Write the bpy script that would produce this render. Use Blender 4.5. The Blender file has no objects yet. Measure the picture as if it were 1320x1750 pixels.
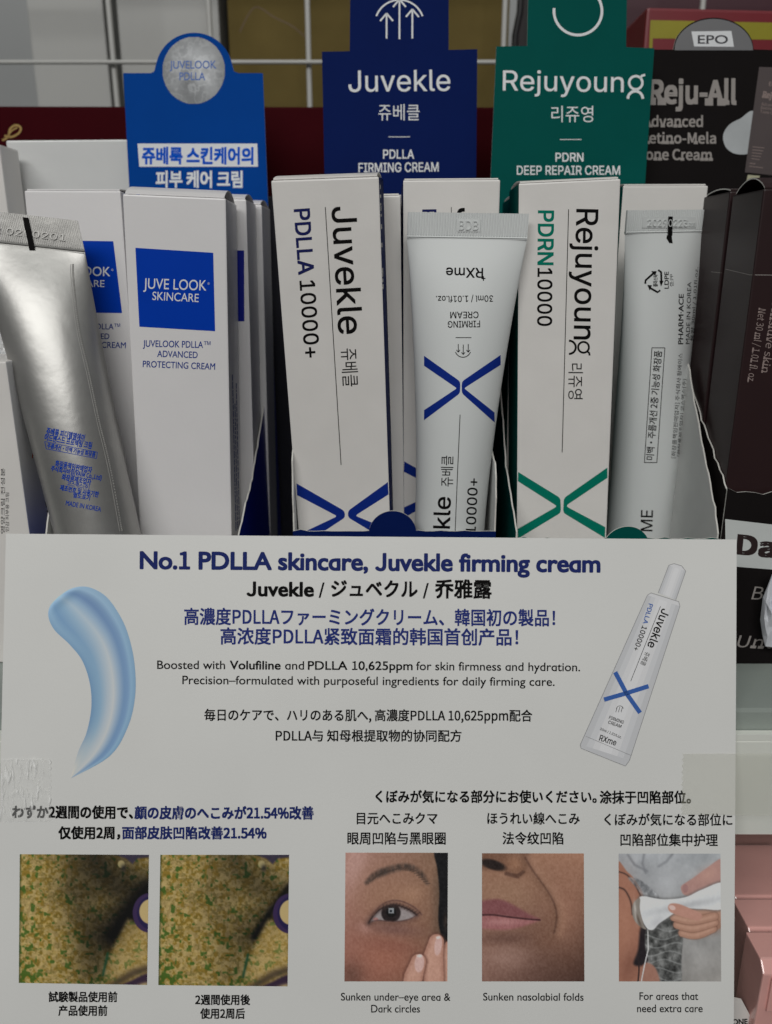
import bpy, bmesh, math, os
import numpy as np
from mathutils import Vector, Matrix
from mathutils.bvhtree import BVHTree
from mathutils.geometry import tessellate_polygon, delaunay_2d_cdt

# ------------------------------------------------------------------ camera, light, exposure
SC = bpy.context.scene
C = SC.collection
TH = math.radians(17.0)
CT, ST = math.cos(TH), math.sin(TH)
F = 1361.0                                   # focal length in photo pixels (28 mm on 36 mm tall)
cam_d = bpy.data.cameras.new("camera")
cam_d.lens = 28.0
cam_d.sensor_fit = 'VERTICAL'
cam_d.sensor_height = 36.0
cam_d.sensor_width = 36.0
cam_d.clip_start = 0.01
cam_d.clip_end = 30.0
cam_d.dof.use_dof = True
cam_d.dof.focus_distance = 0.302
cam_d.dof.aperture_fstop = 9.5
cam = bpy.data.objects.new("camera", cam_d)
C.objects.link(cam)
cam.location = (0, 0, 0)
cam.rotation_euler = (math.radians(90) - TH, 0, 0)
SC.camera = cam

world = bpy.data.worlds.new("World")
SC.world = world
world.use_nodes = True
wn = world.node_tree
bg = wn.nodes["Background"]
tcn = wn.nodes.new("ShaderNodeTexCoord")
sep = wn.nodes.new("ShaderNodeSeparateXYZ")
rmp = wn.nodes.new("ShaderNodeValToRGB")
mp = wn.nodes.new("ShaderNodeMapRange")
mp.inputs[1].default_value = -1.0
mp.inputs[2].default_value = 1.0
wn.links.new(tcn.outputs["Generated"], sep.inputs[0])
wn.links.new(sep.outputs[2], mp.inputs[0])
wn.links.new(mp.outputs[0], rmp.inputs[0])
rmp.color_ramp.elements[0].position = 0.25
rmp.color_ramp.elements[0].color = (0.10, 0.10, 0.105, 1)
rmp.color_ramp.elements[1].position = 0.85
rmp.color_ramp.elements[1].color = (0.62, 0.63, 0.64, 1)
wns = wn.nodes.new("ShaderNodeTexNoise")          # the uneven brightness of a shop behind the viewer
wns.inputs["Scale"].default_value = 2.6
wns.inputs["Detail"].default_value = 3
wnr = wn.nodes.new("ShaderNodeMapRange")
wnr.inputs[1].default_value = 0.35
wnr.inputs[2].default_value = 0.65
wnr.inputs[3].default_value = 0.25
wnr.inputs[4].default_value = 1.75
wnm = wn.nodes.new("ShaderNodeMix")
wnm.data_type = 'RGBA'
wnm.blend_type = 'MULTIPLY'
wnm.inputs[0].default_value = 1.0
wn.links.new(tcn.outputs["Generated"], wns.inputs["Vector"])
wn.links.new(wns.outputs[0], wnr.inputs[0])
wn.links.new(rmp.outputs[0], wnm.inputs[6])
wn.links.new(wnr.outputs[0], wnm.inputs[7])
wn.links.new(wnm.outputs[2], bg.inputs[0])
bg.inputs[1].default_value = 0.20


def area(name, loc, target, sx, sy, power, col):
    d = bpy.data.lights.new(name, 'AREA')
    d.shape = 'RECTANGLE'
    d.size, d.size_y = sx, sy
    d.energy = power
    d.color = col
    o = bpy.data.objects.new(name, d)
    C.objects.link(o)
    o.location = loc
    v = Vector(target) - Vector(loc)
    o.rotation_euler = v.to_track_quat('-Z', 'Y').to_euler()
    return o


area("ceiling_lamp", (-0.30, -1.25, 1.08), (0, 0.30, -0.08), 1.7, 0.45, 21.6, (1.0, 0.99, 0.965))
area("aisle_lamp", (0.35, -0.25, 1.30), (0, 0.35, 0.0), 1.6, 0.22, 3.0, (0.97, 1.0, 0.97))
SC.view_settings.view_transform = 'Standard'
SC.view_settings.look = 'None'
SC.view_settings.exposure = 0.0
SC.view_settings.gamma = 1.0
SC.view_settings.use_curve_mapping = False
SC.render.engine = 'CYCLES'
SC.cycles.max_bounces = 8


# ------------------------------------------------------------------ geometry helpers
def ray(px, py):
    a, b = (px - 660.0) / F, (py - 875.0) / F
    return Vector((a, CT - b * ST, -ST - b * CT))


def atY(px, py, Y):
    d = ray(px, py)
    return d * (Y / d.y)


def atX(px, py, X):
    d = ray(px, py)
    return d * (X / d.x)


def on_plane(px, py, p0, n):
    d = ray(px, py)
    return d * (p0.dot(n) / d.dot(n))


def rot(yaw, lean, roll):
    return (Matrix.Rotation(yaw, 3, 'Z') @ Matrix.Rotation(lean, 3, 'X') @ Matrix.Rotation(roll, 3, 'Y'))


def lin(c):
    c = c / 255.0
    return c / 12.92 if c <= 0.04045 else ((c + 0.055) / 1.055) ** 2.4


def rgb(r, g, b, k=1.0):
    return tuple(min(0.9, lin(v) * k) for v in (r, g, b)) + (1.0,)


MATS = {}


def mat(name, col, rough=0.5, metal=0.0, spec=0.5, noise=0.04, nscale=60.0, bump=0.0, bscale=400.0,
        coat=0.0, rvar=0.0):
    if name in MATS:
        return MATS[name]
    m = bpy.data.materials.new(name)
    m.use_nodes = True
    nt = m.node_tree
    p = nt.nodes["Principled BSDF"]
    p.inputs["Base Color"].default_value = col
    p.inputs["Roughness"].default_value = rough
    p.inputs["Metallic"].default_value = metal
    p.inputs["Specular IOR Level"].default_value = spec
    if coat:
        p.inputs["Coat Weight"].default_value = coat
        p.inputs["Coat Roughness"].default_value = 0.12
    tc = nt.nodes.new("ShaderNodeTexCoord")
    if noise:
        n = nt.nodes.new("ShaderNodeTexNoise")
        n.inputs["Scale"].default_value = nscale
        n.inputs["Detail"].default_value = 5
        nt.links.new(tc.outputs["Object"], n.inputs["Vector"])
        r = nt.nodes.new("ShaderNodeMapRange")
        r.inputs[1].default_value = 0.25
        r.inputs[2].default_value = 0.75
        r.inputs[3].default_value = 1.0 - noise
        r.inputs[4].default_value = 1.0 + noise
        nt.links.new(n.outputs[0], r.inputs[0])
        mx = nt.nodes.new("ShaderNodeMix")
        mx.data_type = 'RGBA'
        mx.blend_type = 'MULTIPLY'
        mx.inputs[0].default_value = 1.0
        mx.inputs[6].default_value = col
        nt.links.new(r.outputs[0], mx.inputs[7])
        nt.links.new(mx.outputs[2], p.inputs["Base Color"])
        if rvar:
            r2 = nt.nodes.new("ShaderNodeMapRange")
            r2.inputs[1].default_value = 0.3
            r2.inputs[2].default_value = 0.7
            r2.inputs[3].default_value = rough - rvar
            r2.inputs[4].default_value = rough + rvar
            nt.links.new(n.outputs[0], r2.inputs[0])
            nt.links.new(r2.outputs[0], p.inputs["Roughness"])
    if bump:
        n2 = nt.nodes.new("ShaderNodeTexNoise")
        n2.inputs["Scale"].default_value = bscale
        n2.inputs["Detail"].default_value = 4
        nt.links.new(tc.outputs["Object"], n2.inputs["Vector"])
        b = nt.nodes.new("ShaderNodeBump")
        b.inputs["Strength"].default_value = bump
        b.inputs["Distance"].default_value = 0.0006
        nt.links.new(n2.outputs[0], b.inputs["Height"])
        nt.links.new(b.outputs[0], p.inputs["Normal"])
    MATS[name] = m
    return m


ROOT = {}


def thing(name, label, cat, loc=(0, 0, 0), group=None):
    o = bpy.data.objects.new(name, None)
    o.empty_display_size = 0.01
    C.objects.link(o)
    o.location = loc
    o["label"], o["category"] = label, cat
    if group:
        o["group"] = group
    ROOT[o] = Vector(loc)
    return o


def tag(o, label=None, cat=None, group=None, kind=None):
    if label:
        o["label"] = label
    if cat:
        o["category"] = cat
    if group:
        o["group"] = group
    if kind:
        o["kind"] = kind
    return o


def link_mesh(name, verts, faces, mats, parent=None, fm=None, smooth=False, origin=None):
    """verts in world metres; kept relative to the origin of the thing they belong to"""
    if parent is not None:
        org = ROOT[parent]
    else:
        org = Vector(origin) if origin is not None else Vector((0, 0, 0))
    me = bpy.data.meshes.new(name)
    me.from_pydata([tuple(Vector(v) - org) for v in verts], [], faces)
    for m in (mats if isinstance(mats, (list, tuple)) else [mats]):
        me.materials.append(m)
    if fm is not None:
        me.polygons.foreach_set("material_index", fm)
    if smooth:
        me.polygons.foreach_set("use_smooth", [True] * len(me.polygons))
    me.update()
    o = bpy.data.objects.new(name, me)
    C.objects.link(o)
    if parent is not None:
        o.parent = parent
        ROOT[o] = org
    else:
        o.location = org
        ROOT[o] = org
    return o


def world_bvh(o):
    org = ROOT[o]
    me = o.data
    return BVHTree.FromPolygons([tuple(v.co + org) for v in me.vertices], [tuple(p.vertices) for p in me.polygons])


class MB:
    def __init__(self):
        self.v, self.f, self.m = [], [], []

    def add(self, vs, fs, m=0):
        k = len(self.v)
        self.v += [Vector(v) for v in vs]
        self.f += [tuple(i + k for i in f) for f in fs]
        self.m += [m] * len(fs) if isinstance(m, int) else list(m)

    def prism(self, poly, off, m=(0, 0, 0)):
        """polygon (world points) extruded by off; m = front, back, edge"""
        n = len(poly)
        off = Vector(off)
        tri = tessellate_polygon([[Vector(p) for p in poly]])
        vs = [Vector(p) for p in poly] + [Vector(p) + off for p in poly]
        fs, ms = [], []
        nrm = Vector((0, 0, 0))
        for i in range(n):
            a, b = Vector(poly[i]), Vector(poly[(i + 1) % n])
            nrm += a.cross(b)
        flip = nrm.dot(off) > 0
        for t in tri:
            a, b, c = t
            tn = (vs[b] - vs[a]).cross(vs[c] - vs[a])
            if tn.dot(off) > 0:
                a, c = c, a
            fs.append((a, b, c))
            ms.append(m[0])
            fs.append((c + n, b + n, a + n))
            ms.append(m[1])
        for i in range(n):
            j = (i + 1) % n
            fs.append((i, j, j + n, i + n) if not flip else (j, i, i + n, j + n))
            ms.append(m[2])
        self.add(vs, fs, ms)

    def box(self, lo, hi, m=0, M=None, org=(0, 0, 0)):
        vs = [Vector((x, y, z)) for x in (lo[0], hi[0]) for y in (lo[1], hi[1]) for z in (lo[2], hi[2])]
        if M is not None:
            vs = [M @ v + Vector(org) for v in vs]
        self.add(vs, [(0, 1, 3, 2), (4, 6, 7, 5), (0, 4, 5, 1), (2, 3, 7, 6), (0, 2, 6, 4), (1, 5, 7, 3)], m)

    def tube(self, pts, r, n=8, m=0):
        pts = [Vector(p) for p in pts]
        vs, fs = [], []
        for i, p in enumerate(pts):
            d = (pts[min(i + 1, len(pts) - 1)] - pts[max(i - 1, 0)]).normalized()
            u = d.orthogonal().normalized()
            if i and u.dot(pu) < 0:
                u = -u
            u = (pu - d * pu.dot(d)).normalized() if i else u
            pu = u
            w = d.cross(u)
            for k in range(n):
                a = 2 * math.pi * k / n
                vs.append(p + (u * math.cos(a) + w * math.sin(a)) * r)
        for i in range(len(pts) - 1):
            for k in range(n):
                j = (k + 1) % n
                fs.append((i * n + k, i * n + j, (i + 1) * n + j, (i + 1) * n + k))
        self.add(vs, fs, m)

    def build(self, name, mats, parent=None, smooth=False, origin=None, bevel=0.0):
        o = link_mesh(name, self.v, self.f, mats, parent, self.m, smooth, origin)
        if bevel:
            bm = bmesh.new()
            bm.from_mesh(o.data)
            bmesh.ops.remove_doubles(bm, verts=bm.verts[:], dist=1e-6)
            bmesh.ops.dissolve_limit(bm, angle_limit=0.01, verts=bm.verts[:], edges=bm.edges[:])
            bmesh.ops.recalc_face_normals(bm, faces=bm.faces[:])
            bmesh.ops.bevel(bm, geom=bm.edges[:], offset=bevel, segments=2, affect='EDGES', profile=0.6)
            bm.to_mesh(o.data)
            bm.free()
        return o


# ------------------------------------------------------------------ lettering
def load_font(fn):
    try:
        return bpy.data.fonts.load(os.path.join(bpy.utils.system_resource('DATAFILES'), 'fonts', fn))
    except Exception:
        return None


FONTS = {'geo': None, 'gro': load_font('Inter.woff2'), 'cjk': load_font('Noto Sans CJK Regular.woff2')}
FC, OB = {}, {}
GSC = bpy.data.scenes.new("glyph_bench")          # lettering is shaped here, then the bench is removed


def text_curve(s, font):
    if font not in FC:
        c = bpy.data.curves.new("glyphs", 'FONT')
        if FONTS[font]:
            c.font = FONTS[font]
        c.size = 1.0
        c.resolution_u = 3
        FC[font] = c
        OB[font] = bpy.data.objects.new("glyphs", c)
        GSC.collection.objects.link(OB[font])
    FC[font].body = s
    GSC.view_layers[0].update()
    dg = GSC.view_layers[0].depsgraph
    ev = OB[font].evaluated_get(dg)
    cu = ev.to_curve(dg)
    out = []
    for sp in cu.splines:
        n = len(sp.bezier_points)
        pts = []
        for i in range(n):
            p, q = sp.bezier_points[i], sp.bezier_points[(i + 1) % n]
            a, b, c_, d = p.co.xy, p.handle_right.xy, q.handle_left.xy, q.co.xy
            straight = (abs((b - a).cross(d - a)) + abs((c_ - a).cross(d - a))) < 1e-6
            pts.append((a.x, a.y))
            if not straight:
                for t in (0.2, 0.4, 0.6, 0.8):
                    u = 1 - t
                    w = a * u ** 3 + b * 3 * u * u * t + c_ * 3 * u * t * t + d * t ** 3
                    pts.append((w.x, w.y))
        if n:
            out.append(pts)
    ev.to_curve_clear()
    return out


def sarea(p):
    return 0.5 * sum(p[i][0] * p[(i + 1) % len(p)][1] - p[(i + 1) % len(p)][0] * p[i][1] for i in range(len(p)))


def inside(pt, poly):
    x, y = pt
    r = False
    n = len(poly)
    for i in range(n):
        x1, y1 = poly[i]
        x2, y2 = poly[(i + 1) % n]
        if (y1 > y) != (y2 > y) and x < (x2 - x1) * (y - y1) / (y2 - y1) + x1:
            r = not r
    return r


def dedupe(p):
    o = []
    for q in p:
        if not o or abs(q[0] - o[-1][0]) + abs(q[1] - o[-1][1]) > 1e-4:
            o.append(q)
    if len(o) > 1 and abs(o[0][0] - o[-1][0]) + abs(o[0][1] - o[-1][1]) < 1e-4:
        o.pop()
    return o


GC, XM = {}, {}


def fill(cs):
    """triangles of all the outlines together, by winding number"""
    pts, edges = [], []
    for c in cs:
        k = len(pts)
        pts += [Vector(p) for p in c]
        edges += [(k + i, k + (i + 1) % len(c)) for i in range(len(c))]
    vs, _, fs, _, _, _ = delaunay_2d_cdt(pts, edges, [], 0, 1e-6)
    V = np.array([(v.x, v.y) for v in vs])
    T = np.array([f for f in fs if len(f) == 3])
    cen = V[T].mean(1)
    w = np.zeros(len(T))
    for c in cs:
        P = np.array(c)
        Q = np.roll(P, -1, 0)
        for (x1, y1), (x2, y2) in zip(P, Q):
            if y1 == y2:
                continue
            upw = (y1 <= cen[:, 1]) & (y2 > cen[:, 1])
            dnw = (y2 <= cen[:, 1]) & (y1 > cen[:, 1])
            xi = x1 + (cen[:, 1] - y1) * (x2 - x1) / (y2 - y1)
            w += np.where(upw & (xi > cen[:, 0]), 1, 0) - np.where(dnw & (xi > cen[:, 0]), 1, 0)
    return [tuple(v) for v in V], [tuple(int(i) for i in t) for t in T[w != 0]]


def glyph(ch, font, serif):
    key = (ch, font, serif)
    if key in GC:
        return GC[key]
    src = ch
    single = font == 'geo' and ch == 'a'
    if single:
        src = 'q'                                  # single storey a: a q cut off at the base line

    def xmax(t):
        if (t, font) not in XM:
            XM[(t, font)] = max(p[0] for c in text_curve(t, font) for p in c)
        return XM[(t, font)]
    adv = xmax("H" + src + "H") - xmax("HH")
    cs = [] if src == ' ' else [dedupe(c) for c in text_curve(src, font)]
    cs = [c for c in cs if len(c) > 2]
    if single:
        cs = [[(x, max(y, -0.004)) for x, y in c] for c in cs]
        cs = [dedupe(c) for c in cs]
    comps = []
    if cs:
        lst = [[c] for c in cs]
        comps.append(fill(cs))
        if serif:
            extra = []
            caps = ch.isupper() or ch in 'bdhklft'
            for l in lst:
                for c in l:
                    for i in range(len(c)):
                        (x1, y1), (x2, y2) = c[i], c[(i + 1) % len(c)]
                        pa, pb = c[i - 1], c[(i + 2) % len(c)]
                        if (abs(y1 - y2) < 2e-4 and 0.03 < abs(x2 - x1) < 0.19 and abs(pa[1] - y1) > 0.6 * abs(pa[0] - x1)
                                and abs(pb[1] - y2) > 0.6 * abs(pb[0] - x2)):
                            lo, hi = min(x1, x2), max(x1, x2)
                            s, th = 0.03, 0.045
                            if ch in 'tsce' or (ch == 'A' and y1 > 0.3) or (ch == 'j' and y1 < 0) or ch in 'EMN.' and False:
                                continue
                            if abs(y1) < 0.01:
                                extra.append([[(lo - s, -th * .3), (hi + s, -th * .3), (hi + s, th), (lo - s, th)]])
                            elif y1 > 0.4:
                                r = s if ch.isupper() else 0.0
                                extra.append([[(lo - s, y1 - th), (hi + r, y1 - th), (hi + r, y1 + th * .3), (lo - s, y1 + th * .3)]])
            for l in extra:
                comps.append((l[0], [(0, 1, 2), (0, 2, 3)]))
    GC[key] = (comps, adv)
    return GC[key]


REF = {}


def capref(font, cjk):
    k = (font, cjk)
    if k not in REF:
        comps, _ = glyph("国" if cjk else "H", font, False)
        ys = [p[1] for c in comps for p in c[0]]
        REF[k] = (min(ys), max(ys))
    return REF[k]


def layout(s, font, bold, serif, track, shear, subs=""):
    """list of (verts2d, tris, level)"""
    x, out = 0.0, []
    for ch in s:
        f = font
        if ord(ch) > 0x2E00 and font != 'cjk':
            f = 'cjk' if FONTS['cjk'] else 'geo'
        sc_ = 1.0
        if ch in subs:
            f = 'cjk'
            sc_ = capref('geo', False)[1] / capref('cjk', False)[1]
        comps, adv = glyph(ch, f, serif)
        adv *= sc_
        dirs = [(0, 0)]
        if bold:
            d = bold * 0.8
            dirs = [(d, d), (-d, d), (d, -d), (-d, -d)]
            if bold > 0.02:
                dirs += [(0, 0), (bold, 0), (-bold, 0), (0, bold), (0, -bold)]
        k = 0
        for vs, ts in comps:
            for dx, dy in dirs:
                out.append((np.array([(x + px * sc_ + dx + shear * (py + dy), py * sc_ + dy) for px, py in vs]), ts, k))
                k += 1
        x += adv + track
    return out


LIFT = 6e-5
STEP = 2.0e-6


class Ink:
    """print gathered for one surface: 2d pieces in photo pixels, dropped on to the surface along the ray"""
    def __init__(self, surf, lift=1.0, curved=False):
        self.curved = curved
        self.bvh = surf if isinstance(surf, BVHTree) else world_bvh(surf)
        self.lift = lift
        self.mb = MB()

    def hit(self, px, py, extra=0.0):
        d = ray(px, py)
        loc, n, i, t = self.bvh.ray_cast(Vector((0, 0, 0)), d.normalized(), 5.0)
        if loc is None:
            return None
        if n.dot(d) > 0:
            n = -n
        return loc + n * (LIFT * self.lift + extra)

    def piece(self, pts, faces, m=0, level=0):
        if self.curved:
            pts, stack, faces = [tuple(p) for p in pts], list(faces), []
            while stack:
                f = stack.pop()
                if len(f) != 3:
                    faces.append(f)
                    continue
                e = [(pts[f[i]][0] - pts[f[(i + 1) % 3]][0]) ** 2 + (pts[f[i]][1] - pts[f[(i + 1) % 3]][1]) ** 2 for i in range(3)]
                k = e.index(max(e))
                if e[k] < 36.0:
                    faces.append(f)
                    continue
                a, b, c = f[k], f[(k + 1) % 3], f[(k + 2) % 3]
                pts.append(((pts[a][0] + pts[b][0]) / 2, (pts[a][1] + pts[b][1]) / 2))
                n = len(pts) - 1
                stack += [(a, n, c), (n, b, c)]
        hs = [self.hit(p[0], p[1], level * STEP) for p in pts]
        idx, vs = {}, []
        for i, h in enumerate(hs):
            if h is not None:
                idx[i] = len(vs)
                vs.append(h)
        fs = [tuple(idx[i] for i in f) for f in faces if all(i in idx for i in f)]
        if fs:
            self.mb.add(vs, fs, m)

    def text(self, s, p0, p1, h, font='geo', bold=0.0, m=0, serif=False, cjk=None, track=0.0, shear=0.0, flip=1, subs=""):
        if cjk is None:
            cjk = any(ord(c) > 0x2E00 for c in s)
        if cjk and FONTS['cjk']:
            font = 'cjk'
        lay = layout(s, font, bold, serif, track, shear, subs)
        if not lay:
            return
        xs = np.concatenate([l[0][:, 0] for l in lay])
        x0, x1 = xs.min(), xs.max()
        y0, y1 = capref('cjk' if (cjk and FONTS['cjk']) else font, cjk)
        p0, p1 = np.array(p0, float), np.array(p1, float)
        u = p1 - p0
        L = np.linalg.norm(u)
        up = np.array([u[1], -u[0]]) / L * flip
        sx = 1.0 / (x1 - x0)
        if not cjk:
            y0 = 0.0
        for vs, ts, lv in lay:
            P = p0[None] + ((vs[:, 0] - x0) * sx)[:, None] * u[None] + ((vs[:, 1] - y0) * h / (y1 - y0))[:, None] * up[None]
            self.piece(P, ts, m, lv)

    def poly(self, pts, m=0, level=0):
        tri = tessellate_polygon([[Vector((p[0], p[1], 0)) for p in pts]])
        self.piece(pts, [tuple(t) for t in tri], m, level)

    def ribbon(self, A, B, m=0, n=40, level=0):
        def res(P):
            P = np.array(P, float)
            d = np.concatenate([[0], np.cumsum(np.linalg.norm(np.diff(P, axis=0), axis=1))])
            t = np.linspace(0, d[-1], n + 1)
            return np.stack([np.interp(t, d, P[:, 0]), np.interp(t, d, P[:, 1])], 1)
        a, b = res(A), res(B)
        k = 4
        pts, fs = [], []
        for i in range(n + 1):
            for j in range(k + 1):
                pts.append(a[i] * (1 - j / k) + b[i] * j / k)
        for i in range(n):
            for j in range(k):
                q = i * (k + 1) + j
                fs.append((q, q + 1, q + k + 2, q + k + 1))
        self.piece(pts, fs, m, level)

    def line(self, pts, w, m=0, level=0, n=30):
        P = np.array(pts, float)
        d = np.gradient(P, axis=0)
        d /= np.linalg.norm(d, axis=1)[:, None] + 1e-9
        nn = np.stack([-d[:, 1], d[:, 0]], 1) * w / 2
        self.ribbon(P + nn, P - nn, m, n, level)

    def arc(self, c, r, a0, a1, w, m=0, n=40, level=0):
        t = np.radians(np.linspace(a0, a1, n + 1))
        P = np.stack([c[0] + r * np.cos(t), c[1] + r * np.sin(t)], 1)
        self.line(P, w, m, level, n)

    def build(self, name, mats, parent):
        return self.mb.build(name, mats, parent)


# ------------------------------------------------------------------ printed pictures (numpy painters)
def vnoise(h, w, cells, seed):
    rng = np.random.RandomState(seed)
    cy, cx = cells if isinstance(cells, tuple) else (cells, cells)
    g = rng.rand(cy + 2, cx + 2)
    y = np.linspace(0, cy - 1e-6, h)
    x = np.linspace(0, cx - 1e-6, w)
    yi, xi = y.astype(int), x.astype(int)
    fy, fx = y - yi, x - xi
    fy, fx = fy * fy * (3 - 2 * fy), fx * fx * (3 - 2 * fx)
    a = g[np.ix_(yi, xi)] * (1 - fx) + g[np.ix_(yi, xi + 1)] * fx
    b = g[np.ix_(yi + 1, xi)] * (1 - fx) + g[np.ix_(yi + 1, xi + 1)] * fx
    return a * (1 - fy)[:, None] + b * fy[:, None]


def fbm(h, w, cells, seed, octv=4):
    s, a, t = np.zeros((h, w)), 1.0, 0.0
    for o in range(octv):
        s += a * vnoise(h, w, cells * 2 ** o, seed + o)
        t += a
        a *= 0.55
    return s / t


def sst(a, b, x):
    t = np.clip((x - a) / (b - a), 0, 1)
    return t * t * (3 - 2 * t)


def put(img, mask, col):
    mask = np.clip(mask, 0, 1)[..., None]
    img[:] = img * (1 - mask) + np.array(col, float) * mask


def seg_d(X, Y, pts, ws=None):
    """distance to polyline minus local half width"""
    best = np.full(X.shape, 1e9)
    ws = ws or [0] * len(pts)
    for (a, b, wa, wb) in zip(pts[:-1], pts[1:], ws[:-1], ws[1:]):
        ax, ay = a
        dx, dy = b[0] - ax, b[1] - ay
        t = np.clip(((X - ax) * dx + (Y - ay) * dy) / (dx * dx + dy * dy + 1e-9), 0, 1)
        d = np.hypot(X - ax - t * dx, Y - ay - t * dy) - (wa + (wb - wa) * t)
        best = np.minimum(best, d)
    return best


def poly_d(X, Y, pts):
    d = np.full(X.shape, 1e9)
    ins = np.zeros(X.shape, bool)
    n = len(pts)
    for i in range(n):
        (x1, y1), (x2, y2) = pts[i], pts[(i + 1) % n]
        dx, dy = x2 - x1, y2 - y1
        t = np.clip(((X - x1) * dx + (Y - y1) * dy) / (dx * dx + dy * dy + 1e-9), 0, 1)
        d = np.minimum(d, np.hypot(X - x1 - t * dx, Y - y1 - t * dy))
        if abs(dy) > 1e-9:
            ins ^= ((y1 > Y) != (y2 > Y)) & (X < dx * (Y - y1) / dy + x1)
    return np.where(ins, -d, d)


def spl(pts, n=6, closed=True):
    """Catmull-Rom through the points"""
    P = [np.array(p, float) for p in pts]
    out = []
    N = len(P)
    for i in range(N if closed else N - 1):
        if closed:
            a, b, c, d = P[i - 1], P[i], P[(i + 1) % N], P[(i + 2) % N]
        else:
            a, b, c, d = P[max(i - 1, 0)], P[i], P[i + 1], P[min(i + 2, N - 1)]
        for k in range(n):
            t = k / n
            out.append(tuple(0.5 * ((2 * b) + (c - a) * t + (2 * a - 5 * b + 4 * c - d) * t * t + (3 * b - a - 3 * c + d) * t ** 3)))
    if not closed:
        out.append(tuple(P[-1]))
    return out


def shape(img, X, Y, pts, col, soft=3.0, smooth=True):
    put(img, sst(soft, -soft, poly_d(X, Y, spl(pts) if smooth else pts)), col)


def ell(X, Y, cx, cy, rx, ry, a=0.0):
    c, s = math.cos(a), math.sin(a)
    x, y = (X - cx) * c + (Y - cy) * s, -(X - cx) * s + (Y - cy) * c
    return np.hypot(x / rx, y / ry)


def grid(w, h, step):
    nx, ny = int(w / step), int(h / step)
    X, Y = np.meshgrid(np.linspace(0, w, nx), np.linspace(0, h, ny))
    return X, Y, np.zeros((ny, nx, 3))


def bil(img, X, Y, w, h, tl, tr, bl, br):
    u, v = (X / w)[..., None], (Y / h)[..., None]
    tl, tr, bl, br = [np.array(c, float) for c in (tl, tr, bl, br)]
    img[:] = (tl * (1 - u) + tr * u) * (1 - v) + (bl * (1 - u) + br * u) * v


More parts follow.
